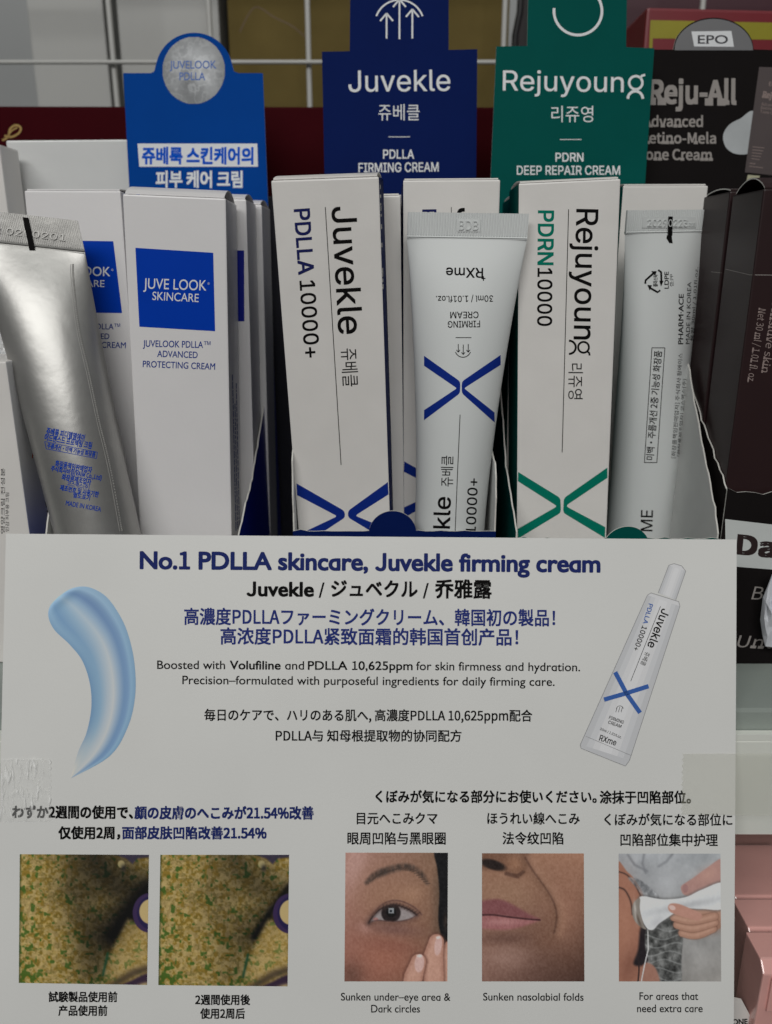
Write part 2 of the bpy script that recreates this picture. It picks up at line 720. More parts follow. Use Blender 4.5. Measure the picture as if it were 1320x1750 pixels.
def paint_eye():
    w, h = 462, 582
    X, Y, I = grid(w, h, 3.0)
    bil(I, X, Y, w, h, (166, 120, 108), (120, 90, 68), (140, 88, 74), (112, 78, 60))
    put(I, 0.75 * np.exp(-ell(X, Y, 210, 200, 190, 150) ** 2), (150, 108, 84))
    put(I, 0.7 * np.exp(-ell(X, Y, 180, 480, 170, 120) ** 2), (158, 96, 76))
    put(I, 0.5 * np.exp(-ell(X, Y, 40, 60, 50, 130, .3) ** 2), (190, 150, 142))
    put(I, 0.6 * np.exp(-ell(X, Y, 30, 560, 60, 70) ** 2), (82, 55, 46))
    put(I, 0.55 * np.exp(-ell(X, Y, 300, 190, 60, 40, -.4) ** 2), (165, 122, 95))
    put(I, 0.6 * np.exp(-ell(X, Y, 215, 345, 120, 30, .1) ** 2), (104, 72, 68))
    put(I, 0.5 * np.exp(-ell(X, Y, 200, 420, 120, 26, .12) ** 2), (128, 74, 60))
    put(I, 0.5 * np.exp(-ell(X, Y, 90, 340, 30, 26) ** 2), (184, 134, 124))
    put(I, 0.7 * sst(60, 0, poly_d(X, Y, [(430, 150), (462, 0), (462, 582), (430, 400)])), (92, 72, 58))
    d = seg_d(X, Y, spl([(98, 135), (140, 100), (200, 78), (260, 64), (310, 72), (350, 105), (370, 140)], 6, False),
              list(np.interp(np.linspace(0, 1, 37), [0, .2, .5, .8, 1], [6, 15, 12, 8, 2])))
    fib = vnoise(X.shape[0], X.shape[1], (30, 60), 5)
    put(I, sst(14, -8, d) * (0.45 + 0.55 * fib), (62, 50, 44))
    alm = [(108, 318), (122, 292), (150, 262), (185, 243), (222, 236), (262, 246), (300, 264), (322, 282), (290, 300), (240, 310), (180, 308), (140, 306)]
    put(I, 0.7 * sst(34, 0, poly_d(X, Y, spl(alm))), (104, 72, 62))
    shape(I, X, Y, alm, (140, 130, 130), 5)
    put(I, sst(5, -3, poly_d(X, Y, spl(alm))) * sst(1.08, 0.86, ell(X, Y, 207, 272, 45, 45)), (34, 26, 26))
    put(I, sst(1.1, 0.8, ell(X, Y, 208, 268, 24, 24)), (16, 14, 14))
    put(I, 0.9 * sst(1.2, 0.8, np.maximum(abs(X - 208) / 12, abs(Y - 262) / 12)), (150, 155, 160))
    put(I, sst(1.2, 0.7, np.maximum(abs(X - 206) / 6, abs(Y - 264) / 6)), (40, 44, 50))
    put(I, 0.8 * sst(1.2, .5, ell(X, Y, 138, 300, 14, 8)), (165, 105, 100))
    put(I, sst(4, -3, seg_d(X, Y, spl(alm[:8], 6, False), [2.5] * 43)), (34, 24, 24))
    put(I, .55 * sst(16, -2, seg_d(X, Y, spl(alm[:8], 6, False), [2] * 43)), (64, 44, 40))
    put(I, 0.6 * sst(4, -2, seg_d(X, Y, spl([alm[0]] + alm[7:][::-1][:5] + [alm[7]], 6, False), [2] * 40)), (70, 44, 42))
    put(I, 0.8 * sst(5, -2, seg_d(X, Y, spl([(128, 282), (160, 240), (205, 218), (255, 220), (310, 246), (345, 280)], 6, False), [2] * 31)), (92, 62, 54))
    shape(I, X, Y, [(402, -5), (470, -5), (470, 600), (440, 480), (432, 380), (420, 300), (424, 180), (414, 70)], (16, 16, 19), 5)
    put(I, 0.5 * np.exp(-ell(X, Y, 452, 310, 10, 40) ** 2), (80, 62, 52))
    for pts, ws, nail in (([(452, 600), (448, 470), (468, 420)], [34, 34, 20], None),
                          ([(402, 610), (398, 470), (412, 402)], [46, 44, 34], (420, 420, 17, 46, .12)),
                          ([(300, 620), (310, 560), (332, 492)], [40, 42, 34], (336, 500, 22, 42, .1))):
        d = seg_d(X, Y, pts, ws)
        put(I, 0.65 * sst(16, -2, d), (92, 54, 44))
        put(I, sst(3, -3, d), (168, 118, 100))
        put(I, sst(0, -26, d) * .6, (196, 150, 130))
        if nail:
            put(I, sst(1.1, 0.85, ell(X, Y, *nail)), (196, 158, 150))
            put(I, .7 * sst(1.0, 0.5, ell(X, Y, nail[0], nail[1] - nail[3] * .8, nail[2] * .8, 9)), (222, 200, 196))
    for k in range(26):                          # brow hairs and lashes
        t = k / 25
        bx, by_ = 104 + 258 * t, float(np.interp(t, [0, .2, .5, .75, 1], [132, 92, 68, 76, 132]))
        put(I, .5 * sst(3.2, 0, seg_d(X, Y, [(bx, by_ + 8), (bx + 12 + 8 * t, by_ - 10 + 16 * t)])), (44, 36, 32))
    for k in range(12):
        t = k / 11
        bx, by_ = 170 + 150 * t, float(np.interp(t, [0, .4, 1], [250, 240, 280]))
        put(I, .6 * sst(2.6, 0, seg_d(X, Y, [(bx, by_), (bx + 4 + 14 * t, by_ - 16 + 6 * t)])), (30, 24, 24))
    I += (fbm(*X.shape, 60, 7)[..., None] - .5) * 26
    return I


def paint_mouth():
    w, h = 462, 580
    X, Y, I = grid(w, h, 3.0)
    bil(I, X, Y, w, h, (146, 104, 80), (158, 112, 88), (128, 92, 80), (66, 42, 34))
    put(I, 0.7 * np.exp(-ell(X, Y, 120, 180, 130, 90) ** 2), (150, 112, 88))
    put(I, 0.6 * np.exp(-ell(X, Y, 390, 240, 90, 200) ** 2), (156, 108, 86))
    put(I, 0.6 * np.exp(-ell(X, Y, 110, 470, 110, 60) ** 2), (160, 124, 112))
    put(I, 0.7 * np.exp(-ell(X, Y, 100, 385, 130, 28) ** 2), (98, 66, 56))
    put(I, 0.6 * np.exp(-ell(X, Y, 290, 380, 70, 60) ** 2), (122, 84, 66))
    put(I, 0.9 * sst(26, -6, poly_d(X, Y, spl([(-20, -20), (190, -20), (196, 60), (172, 100), (130, 96), (90, 70), (-20, 60)]))), (112, 76, 58))
    put(I, 0.9 * np.exp(-ell(X, Y, 150, 45, 40, 40) ** 2), (150, 106, 80))
    put(I, sst(1.3, 0.7, ell(X, Y, 50, 52, 58, 22, .28)), (34, 24, 22))
    put(I, .8 * sst(9, 0, seg_d(X, Y, [(110, 92), (160, 104), (188, 84)], [4, 5, 3])), (86, 56, 44))
    up = [(-20, 226), (50, 208), (100, 214), (160, 244), (215, 276), (262, 300), (200, 296), (120, 288), (50, 280), (-20, 284)]
    lo = [(-20, 284), (50, 280), (120, 288), (200, 297), (258, 302), (200, 326), (130, 344), (60, 346), (-20, 334)]
    shape(I, X, Y, up, (122, 70, 72), 10)
    shape(I, X, Y, lo, (150, 92, 92), 10)
    for k in range(9):
        put(I, .25 * np.exp(-(seg_d(X, Y, [(20 + k * 22, 300), (24 + k * 20, 332)]) / 3) ** 2), (110, 62, 64))
    put(I, .6 * np.exp(-ell(X, Y, 90, 312, 70, 14) ** 2), (184, 130, 128))
    put(I, .9 * sst(5, -1, seg_d(X, Y, spl([(-10, 280), (50, 279), (120, 288), (200, 297), (262, 302)], 6, False), [2] * 25)), (62, 30, 34))
    fold = spl([(196, 20), (232, 80), (290, 160), (326, 225), (338, 290), (326, 360)], 6, False)
    d = seg_d(X, Y, fold, [0] * 31)
    put(I, .55 * np.exp(-(d / 26) ** 2), (112, 78, 60))
    put(I, .85 * np.exp(-(d / 5) ** 2), (84, 54, 42))
    dl = seg_d(X, Y, [(p[0] + 28, p[1] + 4) for p in fold], [0] * 31)
    put(I, .4 * np.exp(-(dl / 22) ** 2), (172, 126, 102))
    I += (fbm(*X.shape, 66, 17)[..., None] - .5) * 26
    return I


def paint_device():
    w, h = 640, 800
    X, Y, I = grid(w, h, 4.2)
    bil(I, X, Y, w, h, (150, 153, 158), (152, 156, 160), (128, 126, 124), (142, 138, 134))
    n = fbm(*X.shape, 6, 31)
    I += (n[..., None] - .5) * 40
    for pts in ([(160, 0), (150, 60), (170, 120)], [(60, 10), (100, 70), (180, 110)], [(340, 0), (300, 50), (250, 80)]):
        put(I, .6 * np.exp(-(seg_d(X, Y, pts) / 9) ** 2), (104, 106, 112))
    put(I, .7 * np.exp(-ell(X, Y, 300, 170, 110, 90) ** 2), (172, 174, 178))
    shape(I, X, Y, [(-30, 90), (60, 120), (120, 190), (160, 280), (150, 420), (170, 560), (140, 640), (200, 720), (180, 830), (-30, 830)], (152, 100, 80), 6)
    put(I, .6 * np.exp(-ell(X, Y, 40, 420, 70, 230) ** 2), (170, 116, 92))
    put(I, .7 * np.exp(-ell(X, Y, 70, 700, 60, 120, .3) ** 2), (122, 76, 60))
    put(I, .75 * np.exp(-(seg_d(X, Y, spl([(-5, 112), (50, 132), (100, 190), (140, 270)], 6, False)) / 5.5) ** 2), (62, 44, 40))
    put(I, .8 * np.exp(-(seg_d(X, Y, spl([(-5, 210), (40, 230), (75, 300), (86, 380)], 6, False)) / 6) ** 2), (58, 40, 36))
    shape(I, X, Y, [(140, 455), (200, 470), (226, 560), (196, 650), (150, 700), (92, 690), (120, 600)], (32, 26, 30), 12)
    cap = [(176, 470), (260, 420), (360, 400), (400, 470), (392, 640), (380, 830), (250, 830), (200, 700), (168, 600)]
    net = fbm(*X.shape, 22, 44)
    m = sst(8, -6, poly_d(X, Y, spl(cap)))
    put(I, m, (84, 85, 84))
    I += (m * (net - .5) * 130)[..., None]
    for k in range(7):
        put(I, .5 * m * np.exp(-(abs(Y - 470 - k * 52 - 16 * np.sin(X / 40 + k)) / 5) ** 2), (150, 152, 152))
    m2 = sst(8, -6, poly_d(X, Y, spl([(60, 150), (140, 170), (230, 240), (260, 290), (170, 280), (110, 210)])))
    put(I, .7 * m2, (120, 122, 126))
    I += (m2 * (net - .5) * 120)[..., None]
    shape(I, X, Y, [(150, 700), (200, 690), (240, 740), (250, 830), (130, 830)], (150, 104, 88), 8)
    put(I, sst(4, -1, seg_d(X, Y, [(182, 470), (184, 600), (160, 700), (140, 800)], [2] * 4)), (190, 190, 190))
    put(I, sst(4, -1, seg_d(X, Y, spl([(120, 640), (126, 720), (118, 810)], 6, False), [3] * 13)), (40, 30, 32))
    hand = [(396, 240), (392, 205), (420, 182), (470, 150), (540, 100), (660, 30), (660, 190), (560, 225), (470, 262), (420, 262)]
    shape(I, X, Y, hand, (166, 124, 116), 5)
    put(I, .7 * np.exp(-ell(X, Y, 560, 130, 70, 40, -.5) ** 2), (182, 138, 124))
    put(I, .8 * sst(1.1, .8, ell(X, Y, 418, 218, 20, 28)), (150, 108, 106))
    low = [(306, 330), (350, 312), (420, 330), (500, 350), (660, 344), (660, 440), (580, 500), (500, 534), (420, 516), (362, 450), (330, 390)]
    shape(I, X, Y, low, (168, 126, 106), 6)
    put(I, .55 * np.exp(-ell(X, Y, 600, 460, 120, 40, -.2) ** 2), (128, 90, 74))
    for pts in ([(398, 496), (480, 510), (590, 470)], [(366, 446), (470, 466), (600, 430)], [(346, 398), (460, 420), (600, 392)]):
        d = seg_d(X, Y, spl(pts, 8, False), [24] * 17)
        put(I, .6 * sst(12, -4, d), (104, 68, 54))
        put(I, sst(4, -4, d), (164, 120, 100))
        put(I, .55 * sst(-6, -22, d), (190, 146, 124))
    dev = [(128, 280), (160, 266), (220, 278), (300, 286), (420, 272), (520, 226), (660, 184), (660, 340), (520, 346), (420, 344), (350, 372),
           (290, 412), (250, 440), (216, 476), (180, 470), (150, 420), (132, 350)]
    put(I, .6 * sst(22, -4, poly_d(X, Y, spl(dev))), (86, 84, 84))
    shape(I, X, Y, dev, (196, 198, 200), 4)
    put(I, .6 * np.exp(-ell(X, Y, 420, 326, 230, 22, -.2) ** 2) * sst(2, -6, poly_d(X, Y, spl(dev))), (150, 152, 156))
    put(I, .5 * np.exp(-ell(X, Y, 240, 430, 50, 30, -.6) ** 2) * sst(2, -6, poly_d(X, Y, spl(dev))), (160, 160, 164))
    thumb = [(310, 330), (330, 312), (380, 316), (450, 344), (520, 380), (500, 420), (420, 400), (350, 378), (316, 358)]
    shape(I, X, Y, thumb, (178, 128, 112), 5)
    put(I, sst(1.1, .7, ell(X, Y, 336, 338, 24, 16, .4)), (204, 168, 160))
    shape(I, X, Y, [(88, 320), (108, 290), (134, 282), (132, 350), (150, 430), (172, 472), (140, 462), (100, 420), (84, 370)], (128, 120, 112), 4)
    put(I, .8 * np.exp(-ell(X, Y, 104, 360, 8, 60, -.1) ** 2), (196, 190, 184))
    put(I, .8 * np.exp(-ell(X, Y, 126, 420, 8, 50, -.35) ** 2), (84, 70, 60))
    I += (fbm(*X.shape, 40, 27)[..., None] - .5) * 12
    return I


def paint_skin(seed, after):
    """magnified skin scan: pinkish ground, ochre and green speckle, a crease in the shade of a fold"""
    w, h = 440, 440
    X, Y, I = grid(w, h, 2.2)
    n = X.shape
    base = fbm(*n, 10, 3, 4)
    I[:] = np.array((146, 128, 110)) + (base[..., None] - .5) * 40
    wx = fbm(*n, 20, 201, 2)
    o1 = fbm(*n, 34, 11, 3) * .7 + wx * .3
    put(I, .85 * sst(.42, .62, o1), (122, 100, 48))
    o2 = fbm(*n, 52, 19, 2)
    put(I, .5 * sst(.46, .70, o2), (96, 86, 50))
    lt = fbm(*n, 46, 23, 2)
    put(I, .6 * sst(.48, .74, lt), (172, 152, 136))
    gr = fbm(*n, 30, 29, 2)
    put(I, .8 * sst(.64, .82, gr + .12 * sst(120, 10, X) + .05 * sst(250, 440, Y)), (58, 86, 38))
    # right of the crease: paler, pinker wedge
    wedge = sst(12, -12, poly_d(X, Y, [(440, 250), (370, 215), (330, 290), (292, 400), (300, 450), (450, 450)]))
    put(I, .35 * wedge, (170, 146, 126))
    # shade of the fold
    sh = np.exp(-(seg_d(X, Y, [(240, -10), (300, 70), (390, 130), (330, 270)]) / (105 if not after else 80)) ** 2)
    I *= (1 - (.62 if not after else .42) * sh * (1 - .8 * wedge))[..., None]
    cr = np.exp(-(seg_d(X, Y, [(440, 110), (385, 185), (325, 275)]) / (34 if not after else 15)) ** 2)
    I *= (1 - .72 * cr * (1 - .7 * wedge))[..., None]
    I *= (1 - .35 * np.exp(-(seg_d(X, Y, [(190, 130), (240, 260), (250, 400)]) / 70) ** 2) * (1 if not after else .6))[..., None]
    put(I, .85 * np.exp(-(seg_d(X, Y, [(288, 410), (304, 335)]) / 5) ** 2), (34, 66, 56))
    put(I, .9 * sst(6, -4, poly_d(X, Y, [(300, -10), (450, -10), (450, 6), (400, 12), (385, 30), (362, 12)])), (54, 48, 82))
    put(I, .9 * sst(1.25, .7, ell(X, Y, 346, 32, 12, 13)), (150, 138, 132))
    put(I, .8 * np.exp(-ell(X, Y, 354, 44, 10, 12) ** 2), (40, 38, 44))
    rg = ell(X, Y, 446, 196, 58, 66)
    put(I, sst(1.06, .97, rg), (58, 44, 92))
    put(I, .6 * sst(1.0, .9, ell(X, Y, 452, 196, 52, 60)), (30, 28, 78))
    put(I, sst(1.06, .94, ell(X, Y, 448, 192, 38, 42)), (164, 146, 136))
    put(I, .8 * np.exp(-(seg_d(X, Y, spl([(318, 448), (360, 420), (400, 398), (445, 384)], 6, False)) / 16) ** 2), (64, 54, 54))
    shape(I, X, Y, [(350, 450), (390, 424), (450, 402), (460, 460)], (56, 42, 70), 6)
    put(I, .9 * np.exp(-ell(X, Y, 428, 440, 26, 8, -.25) ** 2), (156, 140, 132))
    put(I, .6 * sst(10, 0, X), (52, 62, 46))
    m_ = I.mean((0, 1))
    I = m_ + (I - m_) * 1.2
    return np.clip(I, 4, 255) * np.array((0.94, 0.93, 0.68))


def paint_moon():
    w = h = 116
    X, Y, I = grid(w, h, 1.0)
    n = fbm(*X.shape, 5, 71, 5)
    cell = 1 - abs(fbm(*X.shape, 9, 90, 3) - .5) * 4
    r = ell(X, Y, 58, 58, 58, 58)
    I[:] = np.array((122, 124, 126)) + (n[..., None] - .5) * 110
    put(I, .45 * sst(.6, .95, cell), (176, 178, 180))
    put(I, .55 * sst(.35, 1.0, r), (92, 94, 96))
    put(I, .5 * np.exp(-ell(X, Y, 64, 34, 30, 18) ** 2), (176, 178, 180))
    return I


def attr_mat(name, rough=0.45, coat=0.0):
    if name in MATS:
        return MATS[name]
    m = bpy.data.materials.new(name)
    m.use_nodes = True
    nt = m.node_tree
    a = nt.nodes.new("ShaderNodeAttribute")
    a.attribute_name = "ink"
    p = nt.nodes["Principled BSDF"]
    p.inputs["Roughness"].default_value = rough
    nt.links.new(a.outputs["Color"], p.inputs["Base Color"])
    MATS[name] = m
    return m


TONE = [1.0, 1.0]


def to_lin(I, k):
    g = I.mean(-1, keepdims=True)
    I = g + (I - g) * TONE[0]
    I = I * TONE[1]
    c = np.clip(I, 0, 255) / 255.0
    l = np.where(c <= 0.04045, c / 12.92, ((c + 0.055) / 1.055) ** 2.4) * k
    return np.clip(l, 0, 0.92)


def picture(surf, parent, name, quad, I, k=1.75, mask=None, m=None, lift=1.0):
    """flat printed picture: a fine grid on the surface, the ink as a colour attribute"""
    ink = Ink(surf, lift)
    ny, nx = I.shape[:2]
    q = [np.array(p, float) for p in quad]            # tl tr br bl
    vs, cols = [], []
    col = to_lin(I, k)
    keep = {}
    for j in range(ny):
        v = j / (ny - 1)
        for i in range(nx):
            u = i / (nx - 1)
            p = (q[0] * (1 - u) + q[1] * u) * (1 - v) + (q[3] * (1 - u) + q[2] * u) * v
            h_ = ink.hit(p[0], p[1])
            if h_ is None or (mask is not None and not mask(u, v)):
                continue
            keep[(j, i)] = len(vs)
            vs.append(h_)
            cols.append((*col[j, i], 1.0))
    fs = []
    for j in range(ny - 1):
        for i in range(nx - 1):
            kk = ((j, i), (j, i + 1), (j + 1, i + 1), (j + 1, i))
            if all(t in keep for t in kk):
                fs.append(tuple(keep[t] for t in kk))
    o = link_mesh(name, vs, fs, m or attr_mat("printed_picture"), parent)
    a = o.data.color_attributes.new("ink", 'FLOAT_COLOR', 'POINT')
    a.data.foreach_set("color", np.array(cols, np.float32).ravel())
    return o


# ------------------------------------------------------------------ materials
WHITE = mat("white_coated_card", rgb(226, 223, 219), 0.40, spec=0.5, rvar=.1, noise=0.025, bump=0.05, bscale=900)
PEARL = mat("pearl_white_card", rgb(226, 224, 224), 0.34, spec=0.5, noise=0.015, bump=0.06, bscale=700)
PAPER = mat("sign_paper", rgb(224, 224, 221), 0.48, spec=0.4, noise=0.025, nscale=14, bump=0.05, bscale=1200, rvar=0.12)
EDGE = mat("raw_card_edge", rgb(206, 204, 198), 0.8, noise=0.06, nscale=900)
INNER = mat("raw_card_inside", rgb(205, 206, 204), 0.6, noise=0.03, nscale=120)
NAVY = mat("navy_card", rgb(8, 28, 84), 0.66, spec=0.05, noise=0.04)
COBALT = mat("cobalt_card", rgb(0, 66, 148), 0.66, spec=0.05, noise=0.03)
BLUEPAN = mat("blue_print", rgb(0, 60, 176), 0.3, spec=.2, noise=0.03)
GREEN = mat("green_card", rgb(0, 80, 74), 0.66, spec=0.05, noise=0.04)
BROWN = mat("dark_brown_card", rgb(43, 27, 28), 0.42, spec=0.3, noise=0.06)
BLACKCARD = mat("black_brown_card", rgb(26, 23, 23), 0.66, spec=0.05, noise=0.05)
GREYCARD = mat("grey_card", rgb(112, 112, 114), 0.5, noise=0.04)
MAROON = mat("maroon_card", rgb(58, 4, 12), 0.66, spec=0.05, noise=0.06)
RED = mat("red_card", rgb(116, 20, 32), 0.38, noise=0.05)
YELLOW = mat("yellow_foil", rgb(150, 142, 40), 0.35, noise=0.08, metal=0.2)
PINK = mat("pink_card", rgb(230, 174, 166), 0.16, noise=0.06, nscale=40, coat=0.8, bump=.3, bscale=90)
GOLD = mat("gold_foil", rgb(190, 160, 100), 0.35, metal=0.8)
TUBEW = mat("white_plastic_tube", rgb(212, 215, 214), 0.46, spec=0.35, noise=0.01)
SILVER = mat("silver_laminate", rgb(166, 165, 162), 0.40, metal=0.72, noise=0.07, nscale=70, bump=0.7, bscale=50)
INK_K = mat("black_ink", rgb(14, 13, 13), 0.7, spec=0.08, noise=0)
INK_N = mat("navy_ink", rgb(30, 36, 90), 0.7, spec=0.08, noise=0)
INK_N2 = mat("deep_blue_ink", rgb(16, 44, 132), 0.7, spec=0.08, noise=0)
INK_G = mat("green_ink", rgb(0, 120, 100), 0.7, spec=0.08, noise=0)
INK_B = mat("bright_blue_ink", rgb(0, 84, 200), 0.7, spec=0.08, noise=0)
INK_W = mat("white_ink", rgb(226, 228, 230), 0.7, spec=0.08, noise=0)
INK_DW = mat("soft_white_ink", rgb(190, 196, 200), 0.7, spec=0.08, noise=0)
INK_GR = mat("grey_ink", rgb(156, 150, 146), 0.7, spec=0.08, noise=0)
INK_DG = mat("dark_grey_ink", rgb(70, 70, 74), 0.7, spec=0.08, noise=0)
INK_BR = mat("taupe_ink", rgb(146, 130, 126), 0.7, spec=0.08, noise=0)
INK_R = mat("red_ink", rgb(190, 80, 66), 0.7, spec=0.08, noise=0)
TUBEPIC = mat("printed_tube_grey", rgb(222, 222, 224), 0.5, noise=0)
STEEL = mat("grey_painted_steel", rgb(148, 156, 150), 0.45, noise=0.05, nscale=20)
WIRE = mat("white_wire", rgb(186, 186, 182), 0.4, noise=0.03)
RAIL = mat("white_plastic_rail", rgb(232, 234, 226), 0.25, noise=0.03, nscale=30, coat=0.3)


def film_mat(name, col, alpha, rough, bump, scale, crease=0.0):
    m = bpy.data.materials.new(name)
    m.use_nodes = True
    nt = m.node_tree
    p = nt.nodes["Principled BSDF"]
    p.inputs["Base Color"].default_value = col
    p.inputs["Roughness"].default_value = rough
    p.inputs["Alpha"].default_value = alpha
    p.inputs["Specular IOR Level"].default_value = 0.8
    tc = nt.nodes.new("ShaderNodeTexCoord")
    mpn = nt.nodes.new("ShaderNodeMapping")
    mpn.inputs["Scale"].default_value = scale
    n = nt.nodes.new("ShaderNodeTexNoise")
    n.inputs["Scale"].default_value = 1.0
    n.inputs["Detail"].default_value = 6
    n.inputs["Distortion"].default_value = 0.8
    b = nt.nodes.new("ShaderNodeBump")
    b.inputs["Strength"].default_value = bump
    b.inputs["Distance"].default_value = 0.001
    nt.links.new(tc.outputs["Object"], mpn.inputs[0])
    nt.links.new(mpn.outputs[0], n.inputs["Vector"])
    nt.links.new(n.outputs[0], b.inputs["Height"])
    nt.links.new(b.outputs[0], p.inputs["Normal"])
    if crease:  # noise raises the alpha into white streaks that imitate glare on the film
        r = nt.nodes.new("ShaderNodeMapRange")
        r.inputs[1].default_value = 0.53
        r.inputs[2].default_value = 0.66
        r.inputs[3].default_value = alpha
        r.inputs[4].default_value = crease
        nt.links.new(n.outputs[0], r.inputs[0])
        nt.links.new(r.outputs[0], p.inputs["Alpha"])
    return m


TAPE_L = film_mat("wrinkled_tape_painted_glare", (1.0, 1.0, 0.98, 1), 0.14, 0.12, 1.0, (620, 240, 120), 0.85)  # glare on the left tape, painted as opaque white streaks
TAPE_R = film_mat("clear_tape", (0.66, 0.66, 0.54, 1), 0.20, 0.3, 0.15, (200, 200, 200))
FILM = film_mat("clear_film", (0.8, 0.82, 0.84, 1), 0.35, 0.1, 1.0, (160, 160, 420))

# ------------------------------------------------------------------ setting: back wall, floor of the store
m = MB()
m.add([(-1.6, 1.15, -0.9), (1.6, 1.15, -0.9), (1.6, 1.15, 1.2), (-1.6, 1.15, 1.2)], [(0, 1, 2, 3)])
tag(m.build("wall", [mat("pale_grey_wall", rgb(176, 178, 178), 0.6, noise=0.05, nscale=4)]), kind='structure')

SHZ = -0.157
shelf = thing("shelf", "grey steel shelf with white rail carrying the cosmetics displays", "shelf", (0, 0.26, SHZ))
m = MB()
m.box((-0.7, 0.262, SHZ - 0.022), (0.7, 0.75, SHZ))
m.build("shelf_board", [STEEL], shelf, bevel=0.0012)
m = MB()
prof = [(0.2575, -0.1655), (0.2615, -0.1655), (0.2615, -0.209), (0.2575, -0.209), (0.2560, -0.2075), (0.2560, -0.1670)]
m.prism([(-0.7, y, z) for y, z in prof], (1.4, 0, 0))
m.build("price_rail", [RAIL], shelf)
m = MB()
m.box((-0.7, 0.2560, -0.1665), (0.7, 0.2572, -0.1640))
m.build("rail_edge", [RAIL], shelf)

up = thing("shelf_upright", "grey slotted steel upright in the far left corner", "upright", (-0.31, 0.60, -0.157))
m = MB()
m.box((-0.36, 0.60, SHZ), (-0.300, 0.64, 0.45))
m.build("post", [mat("upright_grey", rgb(116, 122, 124), 0.45, noise=0.05)], up, bevel=0.002)
m = MB()
m.box((-0.292, 0.61, SHZ), (-0.284, 0.63, 0.45))
m.build("post_flange", [mat("upright_light", rgb(150, 154, 154), 0.45)], up, bevel=0.001)

# wire grid behind the display
GY = 0.56
gridp = thing("wire_grid", "white welded wire grid panel standing behind the displays", "wire grid", (0, GY, SHZ))
wx = [-0.276, -0.206, -0.1375, -0.0675, 0.0015, 0.071, 0.140, 0.210]
wx = [atY(x, 100, GY).x for x in (194, 362, 528, 694, 860, 1026, 1192)]
for x in wx:
    m = MB()
    m.tube([(x, GY, SHZ), (x, GY, 0.42)], 0.0017, 10)
    m.build("wire", [WIRE], gridp, smooth=True)
z0 = atY(500, 109, GY).z
for z in (z0 - 0.07, z0, z0 + 0.07, z0 + 0.14):
    m = MB()
    m.tube([(-0.296, GY - 0.004, z), (0.34, GY - 0.004, z)], 0.0013, 10)
    m.build("cross_wire", [WIRE], gridp, smooth=True)


def plain_box(name, label, cat, x0, x1, y0, y1, z0, z1, mt, group=None, bevel=0.001):
    o = thing(name, label, cat, ((x0 + x1) / 2, (y0 + y1) / 2, z0), group)
    m = MB()
    m.box((x0, y0, z0), (x1, y1, z1))
    b = m.build("box_body", [mt], o, bevel=bevel)
    return o, b


PARCH = mat("parchment_print", rgb(104, 90, 52), 0.7, spec=.05, noise=0.22, nscale=22)
WHITEBOX = mat("pale_box", rgb(172, 172, 169), 0.5, noise=0.04, nscale=14)
by = 0.60
a, b_ = atY(393, 100, by).x, atY(640, 100, by).x
o, bb = plain_box("cardboard_box", "parchment coloured box with worn map print behind the wires between blue cards", "box", a, b_, by, by + 0.1, SHZ, 0.40, PARCH, "parchment boxes behind the wire grid")
ik = Ink(bb)
ik.line(spl([(410, 55), (425, 25), (440, 12), (470, 30), (500, 45), (530, 70)], 5, False), 2.0, 0, n=50)
ik.build("map_line_print", [mat("brown_ink", rgb(96, 74, 50), 0.6)], o)
a, b_ = atY(700, 100, by).x, atY(868, 100, by).x
plain_box("cardboard_box", "parchment coloured box seen through the gap between navy and green cards", "box", a, b_, by, by + 0.1, SHZ, 0.40, PARCH, "parchment boxes behind the wire grid")
a, b_ = atY(56, 100, by + .02).x, atY(184, 100, by + .02).x
plain_box("white_box", "plain white box behind the wires beside the grey upright", "box", a, b_, by + .02, by + 0.1, SHZ, 0.40, WHITEBOX, "pale boxes behind the wire grid")
a, b_ = atY(207, 100, by).x, atY(378, 100, by).x
plain_box("white_box", "plain white box behind the wires left of the parchment box", "box", a, b_, by, by + 0.1, SHZ, 0.40, WHITEBOX, "pale boxes behind the wire grid")
a, b_ = atY(930, 40, by).x, atY(1330, 40, by).x
plain_box("dark_box", "deep plum box high up at the right edge behind the red carton", "box", a, b_ + .05, by + .02, by + 0.12, SHZ, 0.40, mat("plum_card", rgb(66, 26, 38), 0.5, noise=.1, nscale=12))
m = MB()
m.tube([atY(893, -60, .585), atY(889, 20, .583), atY(881, 60, .585), atY(878, 120, .585), atY(884, 240, .586)], 0.0022, 8)
tag(m.build("cable", [mat("black_rubber", rgb(30, 30, 32), 0.5)], None, True), "black cable hanging down behind the green card", "cable")

# maroon long display box
o = thing("display_box", "long maroon box with a gold emblem behind the white cartons", "display box", (-0.1, 0.48, SHZ))
m = MB()
tl, tr = atY(-40, 181, 0.47), atY(862, 183, 0.47)
m.prism([(tl.x - .03, 0.47, SHZ), (tr.x, 0.47, SHZ), (tr.x, 0.47, tr.z), (tl.x - .03, 0.47, tl.z)], (0, 0.035, 0))
bb = m.build("box_body", [MAROON], o, bevel=0.0012)
ik = Ink(bb)
ik.line(spl([(8, 232), (20, 234), (32, 228), (36, 219), (28, 214), (18, 220), (14, 234), (4, 240)], 5, False), 3.6, 0, n=60)
ik.line(spl([(14, 234), (20, 224), (30, 218)], 5, False), 2.6, 0, n=20)
ik.build("emblem_print", [GOLD], o)

